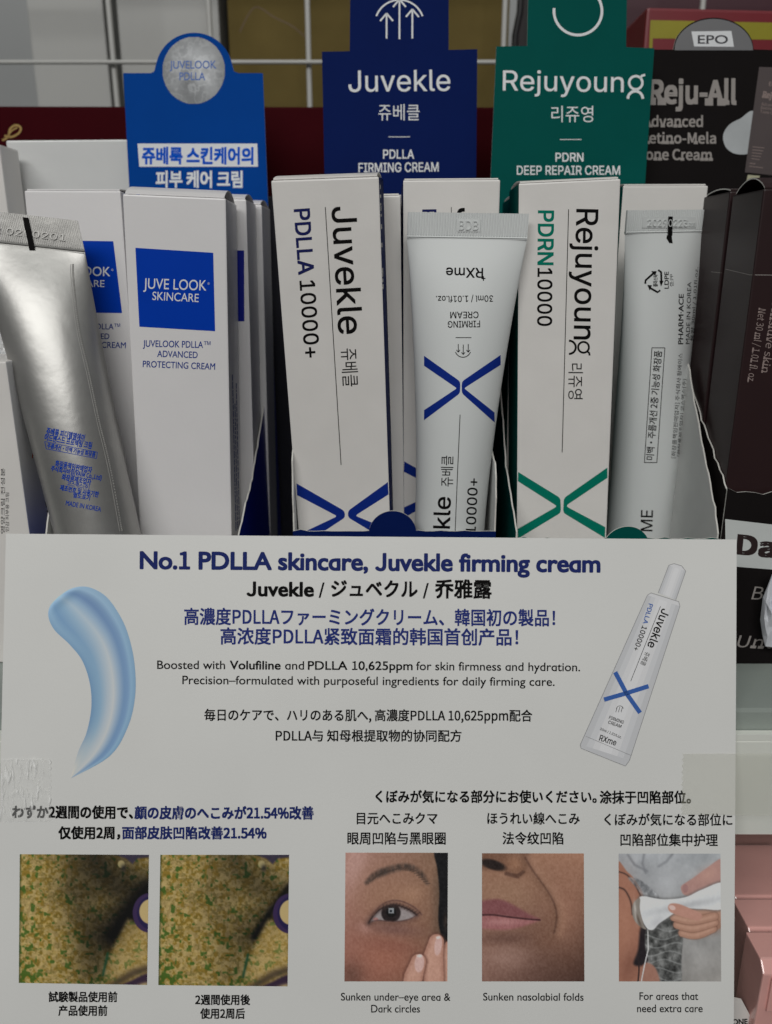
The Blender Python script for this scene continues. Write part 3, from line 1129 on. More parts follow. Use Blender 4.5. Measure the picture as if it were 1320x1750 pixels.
# red and yellow carton top right
o = thing("carton", "glossy red carton with a yellow band behind the grey tab card", "carton", (0.17, 0.47, SHZ))
m = MB()
p = atY(1106, 12, 0.46)
q = atY(1340, 20, 0.46)
m.prism([(p.x, 0.46, SHZ), (q.x + .05, 0.46, SHZ), (q.x + .05, 0.46, q.z - .0005), (p.x, 0.46, p.z)], (0, 0.06, 0))
bb = m.build("carton_body", [RED], o, bevel=0.0015)
ik = Ink(bb)
ik.poly([(1112, 34.5), (1330, 39), (1330, 68), (1116, 65.5), (1113.5, 110), (1108, 110)], 0)
ik.build("yellow_band", [YELLOW], o)


# ------------------------------------------------------------------ cards, trays, cartons, tubes
def card(poly_px, p0, n, thick, name, parent, mats, front=0, back=0, edge=1):
    pts = [on_plane(x, y, p0, n) for x, y in poly_px]
    m = MB()
    m.prism(pts, -n * thick, (front, back, edge))
    return m.build(name, mats, parent)


def circ(c, r, a0, a1, n):
    return [(c[0] + r * math.cos(math.radians(a0 + (a1 - a0) * i / n)), c[1] + r * math.sin(math.radians(a0 + (a1 - a0) * i / n))) for i in range(n + 1)]


def jag(profile, seed, amp=0.0009, step=0.0035):
    rng = np.random.RandomState(seed)
    out = []
    for (a, b) in zip(profile[:-1], profile[1:]):
        L = math.hypot(b[0] - a[0], b[1] - a[1])
        k = max(1, int(L / step))
        nx, ny = -(b[1] - a[1]) / L, (b[0] - a[0]) / L
        for i in range(k):
            t = i / k
            s = (rng.rand() - .5) * amp * (2.4 if i % 3 == 0 else .7) if (i or out) else 0
            out.append((a[0] + (b[0] - a[0]) * t + nx * s, a[1] + (b[1] - a[1]) * t + ny * s))
    out.append(profile[-1])
    return out


def side(name, x, prof, zb, yb, parent, mats, sgn, seed):
    """tray side wall: torn front edge profile (y,z) from front to back, then down; outside towards sgn*x"""
    p = jag(prof, seed)
    poly = [(x, y, z) for y, z in p] + [(x, yb, zb), (x, p[0][0], zb)]
    m = MB()
    m.prism(poly, (-0.0006 * sgn, 0, 0), (0, 2, 1))
    return m.build(name, mats, parent)


def lip(x0, x1, y, ztop, zb, parent, mats, tab=None, seed=1, ends=0.004):
    rng = np.random.RandomState(seed)
    n = 26
    top = []
    for i in range(n + 1):
        t = i / n
        top.append((x0 + (x1 - x0) * t, y, ztop + (0.0009 * rng.rand() if i % 3 == 1 else 0)))
    if tab:
        cx, r, dz = tab
        top = [q for q in top if not (cx - r < q[0] < cx + r)]
        arc = [(cx + r * math.cos(a), y, ztop + dz + r * math.sin(a)) for a in np.linspace(math.pi, 0, 25)]
        arc = [q for q in arc if q[2] >= ztop]
        k = sum(1 for q in top if q[0] < cx)
        top = top[:k] + arc + top[k:]
    poly = [(x0, y, zb), (x1, y, zb)] + top[::-1]
    m = MB()
    m.prism(poly, (0, 0.0006, 0), (0, 2, 1))
    return m.build("front_panel", mats, parent)


def base(x0, x1, y0, y1, z, parent, mats):
    m = MB()
    m.box((x0, y0, z), (x1, y1, z + 0.0006))
    return m.build("base_panel", mats, parent)


CH = 0.178                                     # carton height


def carton(label, loc, yaw, lean, roll, w, d, frontm, sidem, group, h=CH, flap=True, name="carton", tuck=1):
    """loc = top middle of the front face"""
    loc = Vector(loc)
    M = rot(math.radians(yaw), math.radians(lean), math.radians(roll))
    o = thing(name, label, "carton", tuple(loc + M @ Vector((0, d / 2, -h))), group)
    m = MB()
    m.box((-w / 2, 0, -h), (w / 2, d, 0), 0, M, loc)
    b = m.build("carton_body", [frontm, sidem], o, bevel=0.0006)
    nx = M @ Vector((1, 0, 0))
    for p in b.data.polygons:
        if abs(p.normal.dot(nx)) > 0.85:
            p.material_index = 1
    if flap:
        # folded lid bowing up a little over the top, the tuck edge proud of the side
        m = MB()
        n = 10
        vs, fs = [], []
        for i in range(n + 1):
            t = i / n
            y = 0.0012 + (d - 0.0024) * t
            z = 0.0002 + 0.0021 * math.sin(math.pi * t) ** 0.8 * tuck
            for x in (-w / 2 + 0.0007, w / 2 - 0.0007):
                vs += [M @ Vector((x, y, z)) + loc, M @ Vector((x, y, z + 0.0005)) + loc]
        for i in range(n):
            k = i * 4
            fs += [(k + 1, k + 3, k + 7, k + 5), (k, k + 4, k + 6, k + 2), (k, k + 1, k + 5, k + 4), (k + 2, k + 6, k + 7, k + 3)]
        fs += [(0, 2, 3, 1), (n * 4, n * 4 + 1, n * 4 + 3, n * 4 + 2)]
        m.add(vs, fs)
        lf = m.build("lid_flap", [frontm, EDGE], o)
        for p in lf.data.polygons:
            if abs(p.normal.dot(nx)) > 0.85:
                p.material_index = 1
    return o, b


CRIMP = {}


def stamp(k, s, a, b_, h, mt, o, plate):
    """raised stamped characters on a flat plate in the crimp"""
    ik = Ink(CRIMP[k], 0.2)
    if plate:
        ik.poly(plate, 0)
        ik.build("stamp_plate", [mt], o)
    ik = Ink(CRIMP[k], 4.0 if plate else 1.5)
    ik.text(s, a, b_, h, font='gro', bold=.0, cjk=False)
    so = ik.build("stamped_lettering", [mt], o)
    sm = so.modifiers.new("relief", 'SOLIDIFY')
    sm.thickness = 0.00026
    sm.offset = 0


def tube_thing(label, L, R, bot, r, wall_mat, crimp_h, text_mats=None, power=1.7, ribs=46, zbot=-0.150, name="cosmetic_tube", flipW=False):
    """flattened crimped end L-R up, round end down"""
    L, R, bot = Vector(L), Vector(R), Vector(bot)
    C0 = (L + R) / 2
    ax = (bot - C0).normalized()
    U0 = (R - L) / 2
    hw = U0.length
    o = thing(name, label, "tube", tuple(bot + ax * ((zbot - bot.z) / ax.z)), "squeeze tubes standing in the displays")
    Un = U0.normalized()
    W0 = Un.cross(ax).normalized()
    if W0.y > 0:
        W0 = -W0                                    # towards the viewer
    # crimp: ribbed flat band
    m = MB()
    n = ribs * 6
    rows = [0, 0.10, 0.12, 0.86, 0.88, 0.93, 0.96, 1.0]
    vs, fs = [], []
    for s in (1, -1):
        for j, rr in enumerate(rows):
            for i in range(n + 1):
                u = i / n * 2 - 1
                th = 0.00042
                if 1 <= j <= 3 and j != 1 or j == 2:
                    pass
                if j in (2, 3) or (j in (0, 1)):
                    ph = (i % 6)
                    th += 0.00022 * (1 if ph in (1, 2, 3) else 0)
                if j == 5:
                    th += 0.0004
                p = C0 + Un * (u * hw) + ax * (crimp_h * rr) + W0 * (s * th)
                vs.append(p)
    nr = len(rows)
    for s in range(2):
        for j in range(nr - 1):
            for i in range(n):
                k = s * nr * (n + 1) + j * (n + 1) + i
                fs.append((k, k + 1, k + n + 2, k + n + 1) if s else (k, k + n + 1, k + n + 2, k + 1))
    q = nr * (n + 1)
    for i in range(n):
        fs.append((i, i + 1, q + i + 1, q + i))
    for j in range(nr - 1):
        a0, a1 = j * (n + 1), (j + 1) * (n + 1)
        fs.append((a0, a1, q + a1, q + a0))
        fs.append((a0 + n, q + a0 + n, q + a1 + n, a1 + n))
    m.add(vs, fs)
    pw_ = []
    for sx_, rr in ((-1, -.1), (1, -.1), (1, 1.3), (-1, 1.3)):
        pw_.append(tuple(C0 + Un * (hw * 1.1 * sx_) + ax * (crimp_h * rr) + W0 * 0.00074))
    CRIMP[len(CRIMP)] = BVHTree.FromPolygons(pw_, [(0, 1, 2, 3)])
    cr = m.build("crimp_seal", [wall_mat], o)
    # body
    S = C0 + ax * crimp_h
    n, K = 64, 44
    end = bot + ax * ((zbot - bot.z) / ax.z)
    Lb = (end - S).length
    Lt = (bot - S).length
    vs, fs = [], []
    Xr = Vector((1, 0, 0)) - ax * ax.x
    Xr.normalize()
    for j in range(K + 1):
        t = (j / K) ** 1.5 * Lb
        v = min(1.0, t / Lt)
        g = (1 - v) ** power
        fl = 1 - math.exp(-t / 0.006)
        a_ = r + (hw - r) * g
        b_ = 0.0006 + (r - 0.0006) * (1 - (1 - v) ** (power * 1.35)) ** 0.85
        b_ = 0.0006 + (b_ - 0.0006) * (0.55 + 0.45 * fl)
        pw = 0.5 + 0.5 * min(1, v * 1.6)               # sharp edges near the crimp, round below
        c = S + ax * t
        for i in range(n):
            a = 2 * math.pi * i / n
            ca, sa = math.cos(a), math.sin(a)
            yy = math.copysign(abs(sa) ** (1.0 + .5 * (1 - pw)), sa)
            vs.append(c + Un * (a_ * ca) + W0 * (b_ * yy))
    for j in range(K):
        for i in range(n):
            k = (i + 1) % n
            fs.append((j * n + i, (j + 1) * n + i, (j + 1) * n + k, j * n + k))
    fs.append(tuple(range(n)))
    fs.append(tuple(K * n + i for i in range(n))[::-1])
    m = MB()
    m.add(vs, fs)
    body = m.build("tube_body", [wall_mat], o, smooth=True)
    body.data.set_sharp_from_angle(angle=math.radians(50))
    return o, body, cr


def chevrons(ik, s, m=0):
    """s: dict of the two ribbons in photo pixels"""
    for A, B in s:
        ik.ribbon(A, B, m, 60)


def rnd(pts, n=5):
    """polyline with its inner corners rounded"""
    P = [np.array(p, float) for p in pts]
    out = [P[0]]
    for a, b, c in zip(P[:-2], P[1:-1], P[2:]):
        d1, d2 = (a - b), (c - b)
        l1, l2 = np.linalg.norm(d1), np.linalg.norm(d2)
        s, e = b + d1 * min(.45, 5.0 / l1), b + d2 * min(.45, 5.0 / l2)
        for i in range(n + 1):
            t = i / n
            out.append(s * (1 - t) ** 2 + b * 2 * t * (1 - t) + e * t * t)
    out.append(P[-1])
    return [tuple(p) for p in out]


# ---------------- pearl white tray on the left (cobalt header with dome)
tray1 = thing("display_tray", "counter display with cobalt blue domed header card and white cartons", "display tray", (-0.095, 0.36, SHZ), "counter display trays on the shelf")
HY = 0.420
p0, n0 = Vector((0, HY, 0)), Vector((0, -1, 0)).normalized()
n0 = (Matrix.Rotation(math.radians(-3), 3, 'X') @ Vector((0, -1, 0)))
p0 = atY(330, 125, HY)
dome = circ((332, 122), 66, 188, 352, 30)
poly = [(211, 125), (258, 125), (264, 122)] + dome[1:-1] + [(400, 122), (408, 125), (449.5, 125), (458, 335), (462, 470), (225, 470), (222, 335)]
hc = card(poly, p0, n0, 0.0007, "header_card", tray1, [COBALT, EDGE])
ik = Ink(hc)
ik.poly([(235.5, 245.5), (440, 245.5), (441.3, 285), (238.5, 285)], 0)
ik.text("피부 케어 크림", (266.5, 320.5), (415, 320.5), 27, bold=.014, m=0)
ik.build("white_print", [INK_W], hc)
ik = Ink(hc, 2)
ik.text("쥬베룩 스킨케어의", (243, 280), (433.5, 280.5), 27, bold=.016, m=0)
ik.build("blue_lettering", [INK_B], hc)
picture(hc, hc, "sphere_print", [(277.5, 62.5), (385.5, 62.5), (385.5, 178.5), (277.5, 178.5)], paint_moon(), 1.6, mask=lambda u, v: math.hypot(u - .5, v - .5) < .5)
ik = Ink(hc, 2)
ik.text("JUVELOOK", (290.5, 117.5), (370, 117), 13, bold=.012)
ik.text("PDLLA", (307, 137), (351, 137), 13, bold=.012)
ik.build("sphere_lettering", [mat("slate_blue_ink", rgb(66, 104, 176), .5, noise=0)], hc)
LZ = -0.1015
prof = [(0.296, LZ), (0.335, -0.087), (0.375, -0.0646), (0.415, -0.031)]
side("side_panel", -0.0580, prof, SHZ + .0002, 0.418, tray1, [mat("royal_blue_card", rgb(0, 30, 150), .4), EDGE, INNER], 1, 3)
side("side_panel", -0.1335, [(0.296, -0.0995), (0.301, -0.092), (0.312, -0.088), (0.318, -0.10)], SHZ + .0002, 0.330, tray1, [COBALT, EDGE, INNER], -1, 4)
lip(-0.1335, -0.0580, 0.2952, LZ - .0008, SHZ + .0002, tray1, [COBALT, EDGE, INNER], None, 5)
base(-0.133, -0.0586, 0.297, 0.417, SHZ + .0002, tray1, [INNER])
G1 = "white cartons with blue square"


def look_print(o, b, sq, texts, glare=False):
    ik = Ink(b)
    ik.poly(sq, 0)
    ik.build("blue_square_print", [BLUEPAN], b)
    ik = Ink(b, 2)
    for s, a, c, h, bo in texts[:3]:
        ik.text(s, a, c, h, bold=bo)
    ik.build("white_lettering", [INK_W], b)
    ik = Ink(b)
    for s, a, c, h, bo in texts[3:]:
        ik.text(s, a, c, h, bold=bo)
    ik.build("blue_lettering", [INK_B2], b)


INK_B2 = mat("royal_blue_ink", rgb(20, 56, 140), 0.7, spec=0.08, noise=0)
c1, b1 = carton("white carton with whole blue square, frontmost below the domed blue card", (-0.0790, 0.3186, 0.0258), 1.81, -0.5, 2.2, 0.0382, 0.0275, PEARL, PEARL, G1, h=.176, tuck=1.5)
look_print(c1, b1, [(231.8, 423.5), (364.8, 432), (368, 566), (238.6, 558.3)],
           [("JUVE LOOK", (245.5, 493), (353, 496.6), 17.5, .004), ("SKINCARE", (260.6, 512.5), (339.8, 516.3), 14, .003), ("®", (355, 486.5), (358.5, 486.7), 3.6, 0),
            ("JUVELOOK PDLLA", (244.7, 592.3), (347.3, 594.6), 11, .010), ("™", (348.5, 594.5), (360, 594.8), 11, .0),
            ("ADVANCED", (269, 609.8), (338, 612), 10.8, .010), ("PROTECTING CREAM", (244.3, 627.2), (367.8, 631.8), 10.8, .010)])
ik = Ink(b1)
for k, (xx, y0_, y1_) in enumerate(((397.5, 640, 905), (400.5, 690, 905), (403.5, 655, 905))):
    yy = y0_
    rng = np.random.RandomState(k)
    while yy < y1_:
        l = 4 + rng.rand() * 12
        ik.line([(xx + (yy - 640) * .022, yy), (xx + (yy + l - 640) * .022, yy + l)], 1.2, 0, n=2)
        yy += l + 1.6
ik.build("small_print", [INK_B2], b1)
c2, b2 = carton("white carton half hidden behind the silver tube, blue square cut off", (-0.1240, 0.338, 0.0294), -1.79, -2.5, 0.3, 0.0385, 0.0275, PEARL, PEARL, G1, h=.178, tuck=.4)
look_print(c2, b2, [(60, 410.5), (194, 412.3), (209, 535), (74, 533.5)],
           [("JUVE LOOK", (80, 470), (188.8, 472), 15.5, .010), ("SKINCARE", (98, 489.5), (179, 490.5), 11.5, .008), ("®", (190.5, 463), (194, 463.2), 3.4, 0),
            ("JUVELOOK PDLLA", (92, 561.5), (194.5, 563), 9.6, .010), ("™", (195.5, 563), (205.5, 563.2), 9.6, 0),
            ("ADVANCED", (118, 578.5), (187.3, 579.5), 9.4, .010), ("PROTECTING CREAM", (90, 593), (215.5, 595), 10, .010)])
c3, b3 = carton("white carton directly behind the frontmost blue square carton", (-0.0763, 0.3490, 0.0275), 0.5, 0, 1.2, 0.0382, 0.0265, PEARL, PEARL, G1)
ik = Ink(b3)
ik.poly([(300, 428), (417.5, 428), (418.0, 549), (305, 549)], 0)
ik.build("blue_square_print", [mat("deep_blue_print", rgb(0, 22, 140), .35)], b3)
carton("white carton last in the row under the blue domed card", (-0.0742, 0.3775, 0.0273), 0.0, 0, 1.0, 0.0382, 0.0265, PEARL, PEARL, G1)
o = thing("carton", "large glossy white carton behind the left white cartons", "carton", tuple(atY(110, 240, .426) + Vector((0, .01, -.23))))
m = MB()
qa, qb = atY(10, 240, .426), atY(240, 238, .426)
m.prism([(qa.x, .426, SHZ), (qb.x, .426, SHZ), (qb.x, .426, qb.z), (qa.x, .426, qa.z)], (0, .012, 0))
m.build("carton_body", [mat("glossy_white_card", rgb(216, 217, 216), .22, spec=.6, noise=.02, bump=.25, bscale=120)], o, bevel=0.0008)

plain_box("dark_box", "added near black box behind the trays, darkening the gaps between the rows of cartons", "box", -.064, .128, .428, .450, SHZ, atY(700, 335, .428).z, mat("gap_shade_navy", rgb(16, 16, 30), .6, noise=.1))  # added box; its near black colour stands in for shade between the trays

# ---------------- navy tray in the middle
tray2 = thing("display_tray", "navy counter display with arrow symbol header card and half round tab", "display tray", (0.005, 0.35, SHZ), "counter display trays on the shelf")
n2 = (Matrix.Rotation(math.radians(-2), 3, 'X') @ Vector((0, -1, 0)))
p2 = atY(680, 88, 0.409)
hc = card([(550.5, 88.5), (598, 87.5), (599, -20), (607, -34), (760, -36), (767, -22), (767, 85.5), (816, 84), (814, 310), (811, 470), (560, 470), (555, 310)], p2, n2, 0.0007, "header_card", tray2, [NAVY, EDGE])
ik = Ink(hc)
ik.text("Juvekle", (596, 157), (770, 155), 36, font='gro', bold=.004)
ik.text("쥬베클", (647, 206), (717.5, 206), 27)
ik.text("PDLLA", (655, 271), (708, 271), 15, font='gro', bold=.016)
ik.text("FIRMING CREAM", (613, 294.5), (750, 293), 15.5, font='gro', bold=.014)
ik.line([(664, 234), (701, 234)], 1.2)
for x, y0_, y1_ in ((661, 24, 66), (683, 0, 67), (705, 17, 66)):
    ik.line([(x, y0_), (x, y1_)], 3.0)
    ik.line([(x - 11, y0_ + 12), (x, y0_ - 1)], 3.0)
    ik.line([(x, y0_ - 1), (x + 11, y0_ + 12)], 3.0)
ik.arc((683, 42), 42, 200, 340, 3.0)
ik.build("white_print", [INK_W], hc)
XL2, XR2 = -0.0372, 0.0439
side("side_panel", XL2, [(0.3030, -0.1005), (0.3042, -0.086), (0.3056, -0.0725), (0.311, -0.067), (0.36, -0.055), (0.404, -0.02)], SHZ + .0002, 0.405, tray2, [NAVY, EDGE, INNER], -1, 13)
side("side_panel", XR2, [(0.3030, -0.1005), (0.3040, -0.087), (0.3055, -0.079), (0.310, -0.075), (0.36, -0.06), (0.404, -0.02)], SHZ + .0002, 0.405, tray2, [NAVY, EDGE, INNER], 1, 14)
tc_ = atY(671.5, 912, 0.302)
lip(XL2, XR2, 0.302, atY(660, 908, .302).z, SHZ + .0002, tray2, [NAVY, EDGE, INNER], (tc_.x, 0.0095, tc_.z - atY(660, 908, .302).z), 15)
base(XL2 + .0005, XR2 - .0005, 0.304, 0.404, SHZ + .0002, tray2, [INNER])
G2 = "white and navy cartons"
W2 = 0.038
d1, e1 = carton("white carton with big sideways lettering and navy cross, frontmost beside the white tube", (-0.0214, 0.2998, 0.0300), -3.0, 4.6, -1.61, W2, 0.027, WHITE, NAVY, G2, h=.176, tuck=.5)
ik = Ink(e1)
ik.text("Juvekle", (567.2, 354), (579.3, 571.5), 41.5, font='gro', bold=.008)
ik.text("쥬베클", (582.4, 596), (585.6, 661), 27)
ik.text("10000+", (512.5, 480), (521.3, 611.7), 25.5, font='gro', bold=.012)
ik.line([(556.3, 354), (583.3, 794.6)], 1.3)
ik.build("black_lettering", [INK_K], e1)
ik = Ink(e1)
ik.text("PDLLA", (503, 357.6), (511, 470), 26, font='gro', bold=.020)
ik.build("blue_lettering", [INK_N2 if False else INK_N], e1)
ik = Ink(e1)
chevrons(ik, [(rnd([(507, 826), (589, 873), (590.5, 884), (520, 930)]), rnd([(508, 846), (575, 881), (575, 883), (520, 909)])),
              (rnd([(665.5, 822), (595, 873), (595, 884), (668, 928)]), rnd([(665.8, 844), (609, 880), (609, 882), (668, 906)]))])
ik.build("cross_print", [INK_N2], e1)
ik = Ink(e1)
rng = np.random.RandomState(21)
for k in range(16):
    y_ = 306 + rng.rand() * 200
    ik.line([(649.3 + (y_ - 302) * .0265 + rng.rand() * .8, y_), (649.6 + (y_ - 302) * .0265, y_ + 2 + rng.rand() * 7)], 1.0 + rng.rand(), 0, n=2)
ik.build("worn_edge", [EDGE], e1)
d2, e2 = carton("white carton behind the white upside-down tube, its lettering mostly covered", (0.0256, 0.3345, 0.0330), 0.6, -0.4, -0.41, W2, 0.027, WHITE, NAVY, G2, tuck=.3)
ik = Ink(e2)
ik.text("Juvekle", (782, 355.5), (785, 545), 35, font='gro', bold=.012)
ik.line([(771.5, 354), (772, 700)], 1.1)
ik.build("black_lettering", [INK_K], e2)
ik = Ink(e2)
ik.text("PDLLA", (722.5, 358), (724, 455), 23, font='gro', bold=.018)
ik.build("blue_lettering", [INK_N], e2)
ik = Ink(e2)
chevrons(ik, [(rnd([(688.5, 787), (766, 830), (768, 842), (688.5, 886)]), rnd([(688.5, 805), (752, 838), (752, 839), (688.5, 868)])),
              (rnd([(857, 787), (774, 830), (773, 842), (857, 886)]), rnd([(857, 805), (788, 838), (788, 839), (857, 868)]))])
ik.build("cross_print", [INK_N2], e2)
carton("white carton showing a narrow strip beside the frontmost navy cross carton", (-0.0128, 0.3330, 0.0270), 0, 0, -1.0, W2 - .001, 0.0265, WHITE, NAVY, G2, tuck=.3)
carton("navy sided carton at the back of the navy tray", (-0.0108, 0.3610, 0.0290), 0, 0, -.6, W2 - .001, 0.0265, WHITE, NAVY, G2, tuck=.3)

# ---------------- green tray
tray3 = thing("display_tray", "green counter display with ring symbol header card and torn white side", "display tray", (0.09, 0.35, SHZ), "counter display trays on the shelf")
n3 = (Matrix.Rotation(math.radians(-4), 3, 'X') @ Vector((0, -1, 0)))
p3 = atY(980, 80, 0.4025)
hc = card([(848.5, 79.5), (901, 78.5), (903, -20), (910, -34), (1066, -34), (1072, -20), (1070.5, 80.5), (1118.5, 82.5), (1103, 310), (1094, 460), (835, 460), (838.5, 310)], p3, n3, 0.0007, "header_card", tray3, [GREEN, EDGE])
ik = Ink(hc)
ik.text("Rejuyoun", (859.5, 154.5), (1066, 157.5), 34, font='gro', bold=.004)
ik.arc((1086.8, 141.5), 11.3, 0, 360, 4.2)
ik.line([(1094, 134), (1097.5, 129.5), (1102.8, 128)], 4.0)
ik.arc((1086, 168.5), 12.6, 178, 362, 4.6)
ik.text("리쥬영", (942.5, 209), (1014, 209), 27)
ik.text("PDRN", (949.5, 276), (997.5, 276), 14.5, font='gro', bold=.016)
ik.text("DEEP REPAIR CREAM", (883.5, 298.5), (1060, 298.5), 15, font='gro', bold=.014)
ik.line([(957, 238.5), (994, 238.5)], 1.2)
ik.arc((988, 19), 41, -35, 187, 4.6)
ik.build("white_print", [INK_W], hc)
XL3, XR3 = 0.0508, 0.1302
side("side_panel", XL3, [(0.2955, -0.0985), (0.330, -0.080), (0.349, -0.058), (0.37, -0.040), (0.399, -0.01)], SHZ + .0002, 0.399, tray3, [GREEN, EDGE, INNER], -1, 23)
side("side_panel", XR3, [(0.2955, -0.0990), (0.306, -0.085), (0.327, -0.062), (0.344, -0.0419), (0.37, -0.015), (0.399, 0.0)], SHZ + .0002, 0.399, tray3, [GREEN, EDGE, INNER], 1, 24)
tc_ = atY(1070, 938, 0.2945)
zl = atY(1060, 921, .2945).z
lip(XL3, XR3, 0.2945, zl, SHZ + .0002, tray3, [GREEN, EDGE, INNER], (tc_.x, 0.0092, tc_.z - zl), 25)
base(XL3 + .0005, XR3 - .0005, 0.297, 0.398, SHZ + .0002, tray3, [INNER])
G3 = "white and green cartons"
f1, g1 = carton("white carton with green cross and big sideways lettering, frontmost in the green tray", (0.0687, 0.3213, 0.0313), -1.05, -0.27, -2.4, W2, 0.0275, WHITE, GREEN, G3, tuck=.5)
ik = Ink(g1)
ik.text("Rejuyoun", (985.6, 357), (981, 580), 37, font='gro', bold=.008)
ik.arc((997.5, 593.5), 9.2, 0, 360, 3.4)
ik.line([(1003.5, 600), (1007, 603), (1008, 607.5)], 3.2)
ik.arc((973, 593.5), 11.2, -92, 92, 3.6)
ik.text("리쥬영", (971.8, 621), (971.2, 682), 24)
ik.text("10000", (919.4, 458), (918.7, 557), 24.5, font='gro', bold=.012)
ik.line([(972, 357.7), (961, 773)], 1.3)
ik.build("black_lettering", [INK_K], g1)
ik = Ink(g1)
ik.text("PDRN", (920.5, 359.5), (919.4, 453), 26, font='gro', bold=.020)
ik.build("green_lettering", [INK_G], g1)
ik = Ink(g1)
chevrons(ik, [(rnd([(883.3, 805), (958, 851), (959, 876), (883, 922)]), rnd([(883.3, 821), (951, 864), (951, 866), (883, 905)])),
              (rnd([(1041, 797), (964, 851), (962.5, 876), (1037, 921)]), rnd([(1040.6, 815), (969, 863), (969, 866), (1037, 902)]))])
ik.build("cross_print", [INK_G], g1)
f2, g2 = carton("white carton behind the white tube on the right, green side showing", (0.1237, 0.379, 0.0350), 1.5, 0, -0.3, W2, 0.018, WHITE, GREEN, G3, tuck=.3)
carton("green sided carton showing only a dark strip left of the frontmost green cross carton", (0.0700, 0.3520, 0.0285), -.5, 0, -1.6, W2 - .001, 0.0265, WHITE, GREEN, G3, tuck=.3)

# ---------------- dark brown tray on the right
tray4 = thing("display_tray", "dark brown counter display with grey EPO tab and serif lettering", "display tray", (0.18, 0.35, SHZ), "counter display trays on the shelf")
p4, n4 = Vector((0, 0.415, 0)), Vector((0, -1, 0))
hc = card([(1082, 84.5), (1151, 84.8)] + [(1151, 84)] + [(x_, 84 + (y_ - 84) * .79) for x_, y_ in circ((1220, 84), 68, 184, 356, 26)[1:-1]] + [(1288, 84.5), (1420, 88), (1400, 470), (1082, 470)], p4, n4, 0.0007, "header_card", tray4, [BLACKCARD, EDGE])
ik = Ink(hc)
ik.poly([(x_, 86 + (y_ - 86) * .80) for x_, y_ in circ((1220, 86), 67, 180, 360, 30)], 0)
ik.build("grey_tab_print", [GREYCARD], hc)
ik = Ink(hc, 2)
ik.poly([(1181.7, 54), (1250, 53), (1254.5, 80.2), (1186.4, 79.5)], 0)
ik.build("white_plate_print", [INK_W], hc)
ik = Ink(hc, 3)
ik.text("EPO", (1192.7, 74.6), (1244, 74.6), 14, font='geo', bold=.012, serif=True)
ik.build("tab_lettering", [INK_DG], hc)
ik = Ink(hc)
ik.text("Reju-All", (1107, 175.5), (1259, 177), 38, font='cjk', bold=.016, serif=True)
ik.text("Advanced", (1097, 216), (1201.5, 216.5), 17.5, font='cjk', bold=.010, serif=True)
ik.text("Retino-Mela", (1094, 244.5), (1224, 245), 17.5, font='cjk', bold=.010, serif=True)
ik.text("Tone Cream", (1090, 272.5), (1218.5, 273.5), 17.5, font='cjk', bold=.010, serif=True)
ik.build("grey_lettering", [INK_GR], hc)
ik = Ink(hc)
ik.poly(spl([(1290, 192), (1265, 203), (1248, 212), (1238, 225), (1236, 238), (1241, 252), (1252, 261), (1265, 264), (1280, 263), (1300, 260)]), 0)
ik.build("cream_print", [mat("cream_print_grey", rgb(176, 180, 182), .5, noise=.12, nscale=70)], hc)
ik = Ink(hc, 2)
ik.poly([(1297.5, 114.5), (1345, 116), (1325, 300), (1273, 294.5)], 0)
ik.build("tube_print", [mat("umber_print", rgb(78, 68, 68), .5, noise=.06)], hc)
ik = Ink(hc, 2)
ik.poly([(1278, 299), (1298.5, 300.5), (1292, 340.5), (1270, 337.5)], 0)
ik.build("tube_cap_print", [mat("khaki_print", rgb(176, 174, 146), .5, noise=.05)], hc)
ik = Ink(hc, 3)
ik.text("EPO", (1314, 147), (1334, 148), 7, bold=.01, serif=True)
ik.text("Reju-All", (1302, 166), (1342, 172), 10, font='cjk', bold=.02, serif=True)
ik.text("Advanced", (1301, 180), (1330, 184), 5, font='cjk')
ik.text("Retino-Mela", (1300, 186.5), (1338, 191), 5, font='cjk')
ik.text("Tone Cream", (1299, 193), (1336, 198), 5, font='cjk')
for k in range(5):
    ik.line([(1286 - k * .5, 251 + k * 5), (1306 - k * 2, 253 + k * 5)], 1.1, n=2)
ik.line([(1281, 279), (1291, 280)], 1.4, n=2)
ik.line([(1280, 284), (1304, 287)], 1.1, n=2)
ik.build("tube_lettering", [INK_BR], hc)
XL4, XR4 = 0.1322, 0.225
FY4 = 0.2975
zA, zB = atY(1229, 834, FY4).z, atY(1320, 844, FY4).z
top = jag([(XL4, zA), (XL4 + .004, zA - .0012), (atY(1320, 844, FY4).x, zB), (XR4, zB - .001)], 33, .0010, .0030)
poly = [(XL4, FY4, SHZ + .0004), (XR4, FY4, SHZ + .0004)] + [(x, FY4, z) for x, z in top[::-1]]
m = MB()
m.prism(poly, (0, 0.0006, 0), (0, 2, 1))
fp = m.build("front_panel", [BLACKCARD, EDGE, INNER], tray4)
ik = Ink(fp)
ik.poly([(1239.5, 887), (1420, 908), (1420, 981), (1240.5, 967)], 0)
ik.build("white_band_print", [mat("pale_band", rgb(206, 210, 208), .5)], fp)
ik = Ink(fp, 2)
ik.text("Da", (1257.5, 945.2), (1325, 952), 31, font='cjk', bold=.02, serif=True)
ik.build("band_lettering", [mat("umber_ink", rgb(44, 30, 30), .5)], fp)
ik = Ink(fp)
ik.text("Br", (1284, 1024), (1320, 1026), 22, font='cjk', serif=True, shear=.2)
ik.text("Un", (1260, 1105.5), (1306, 1107.5), 20, font='cjk', serif=True, shear=.2)
ik.text("d", (1310, 1107.5), (1326, 1108), 20, font='cjk', serif=True, shear=.2, track=0)
ik.build("panel_lettering", [INK_GR], fp)
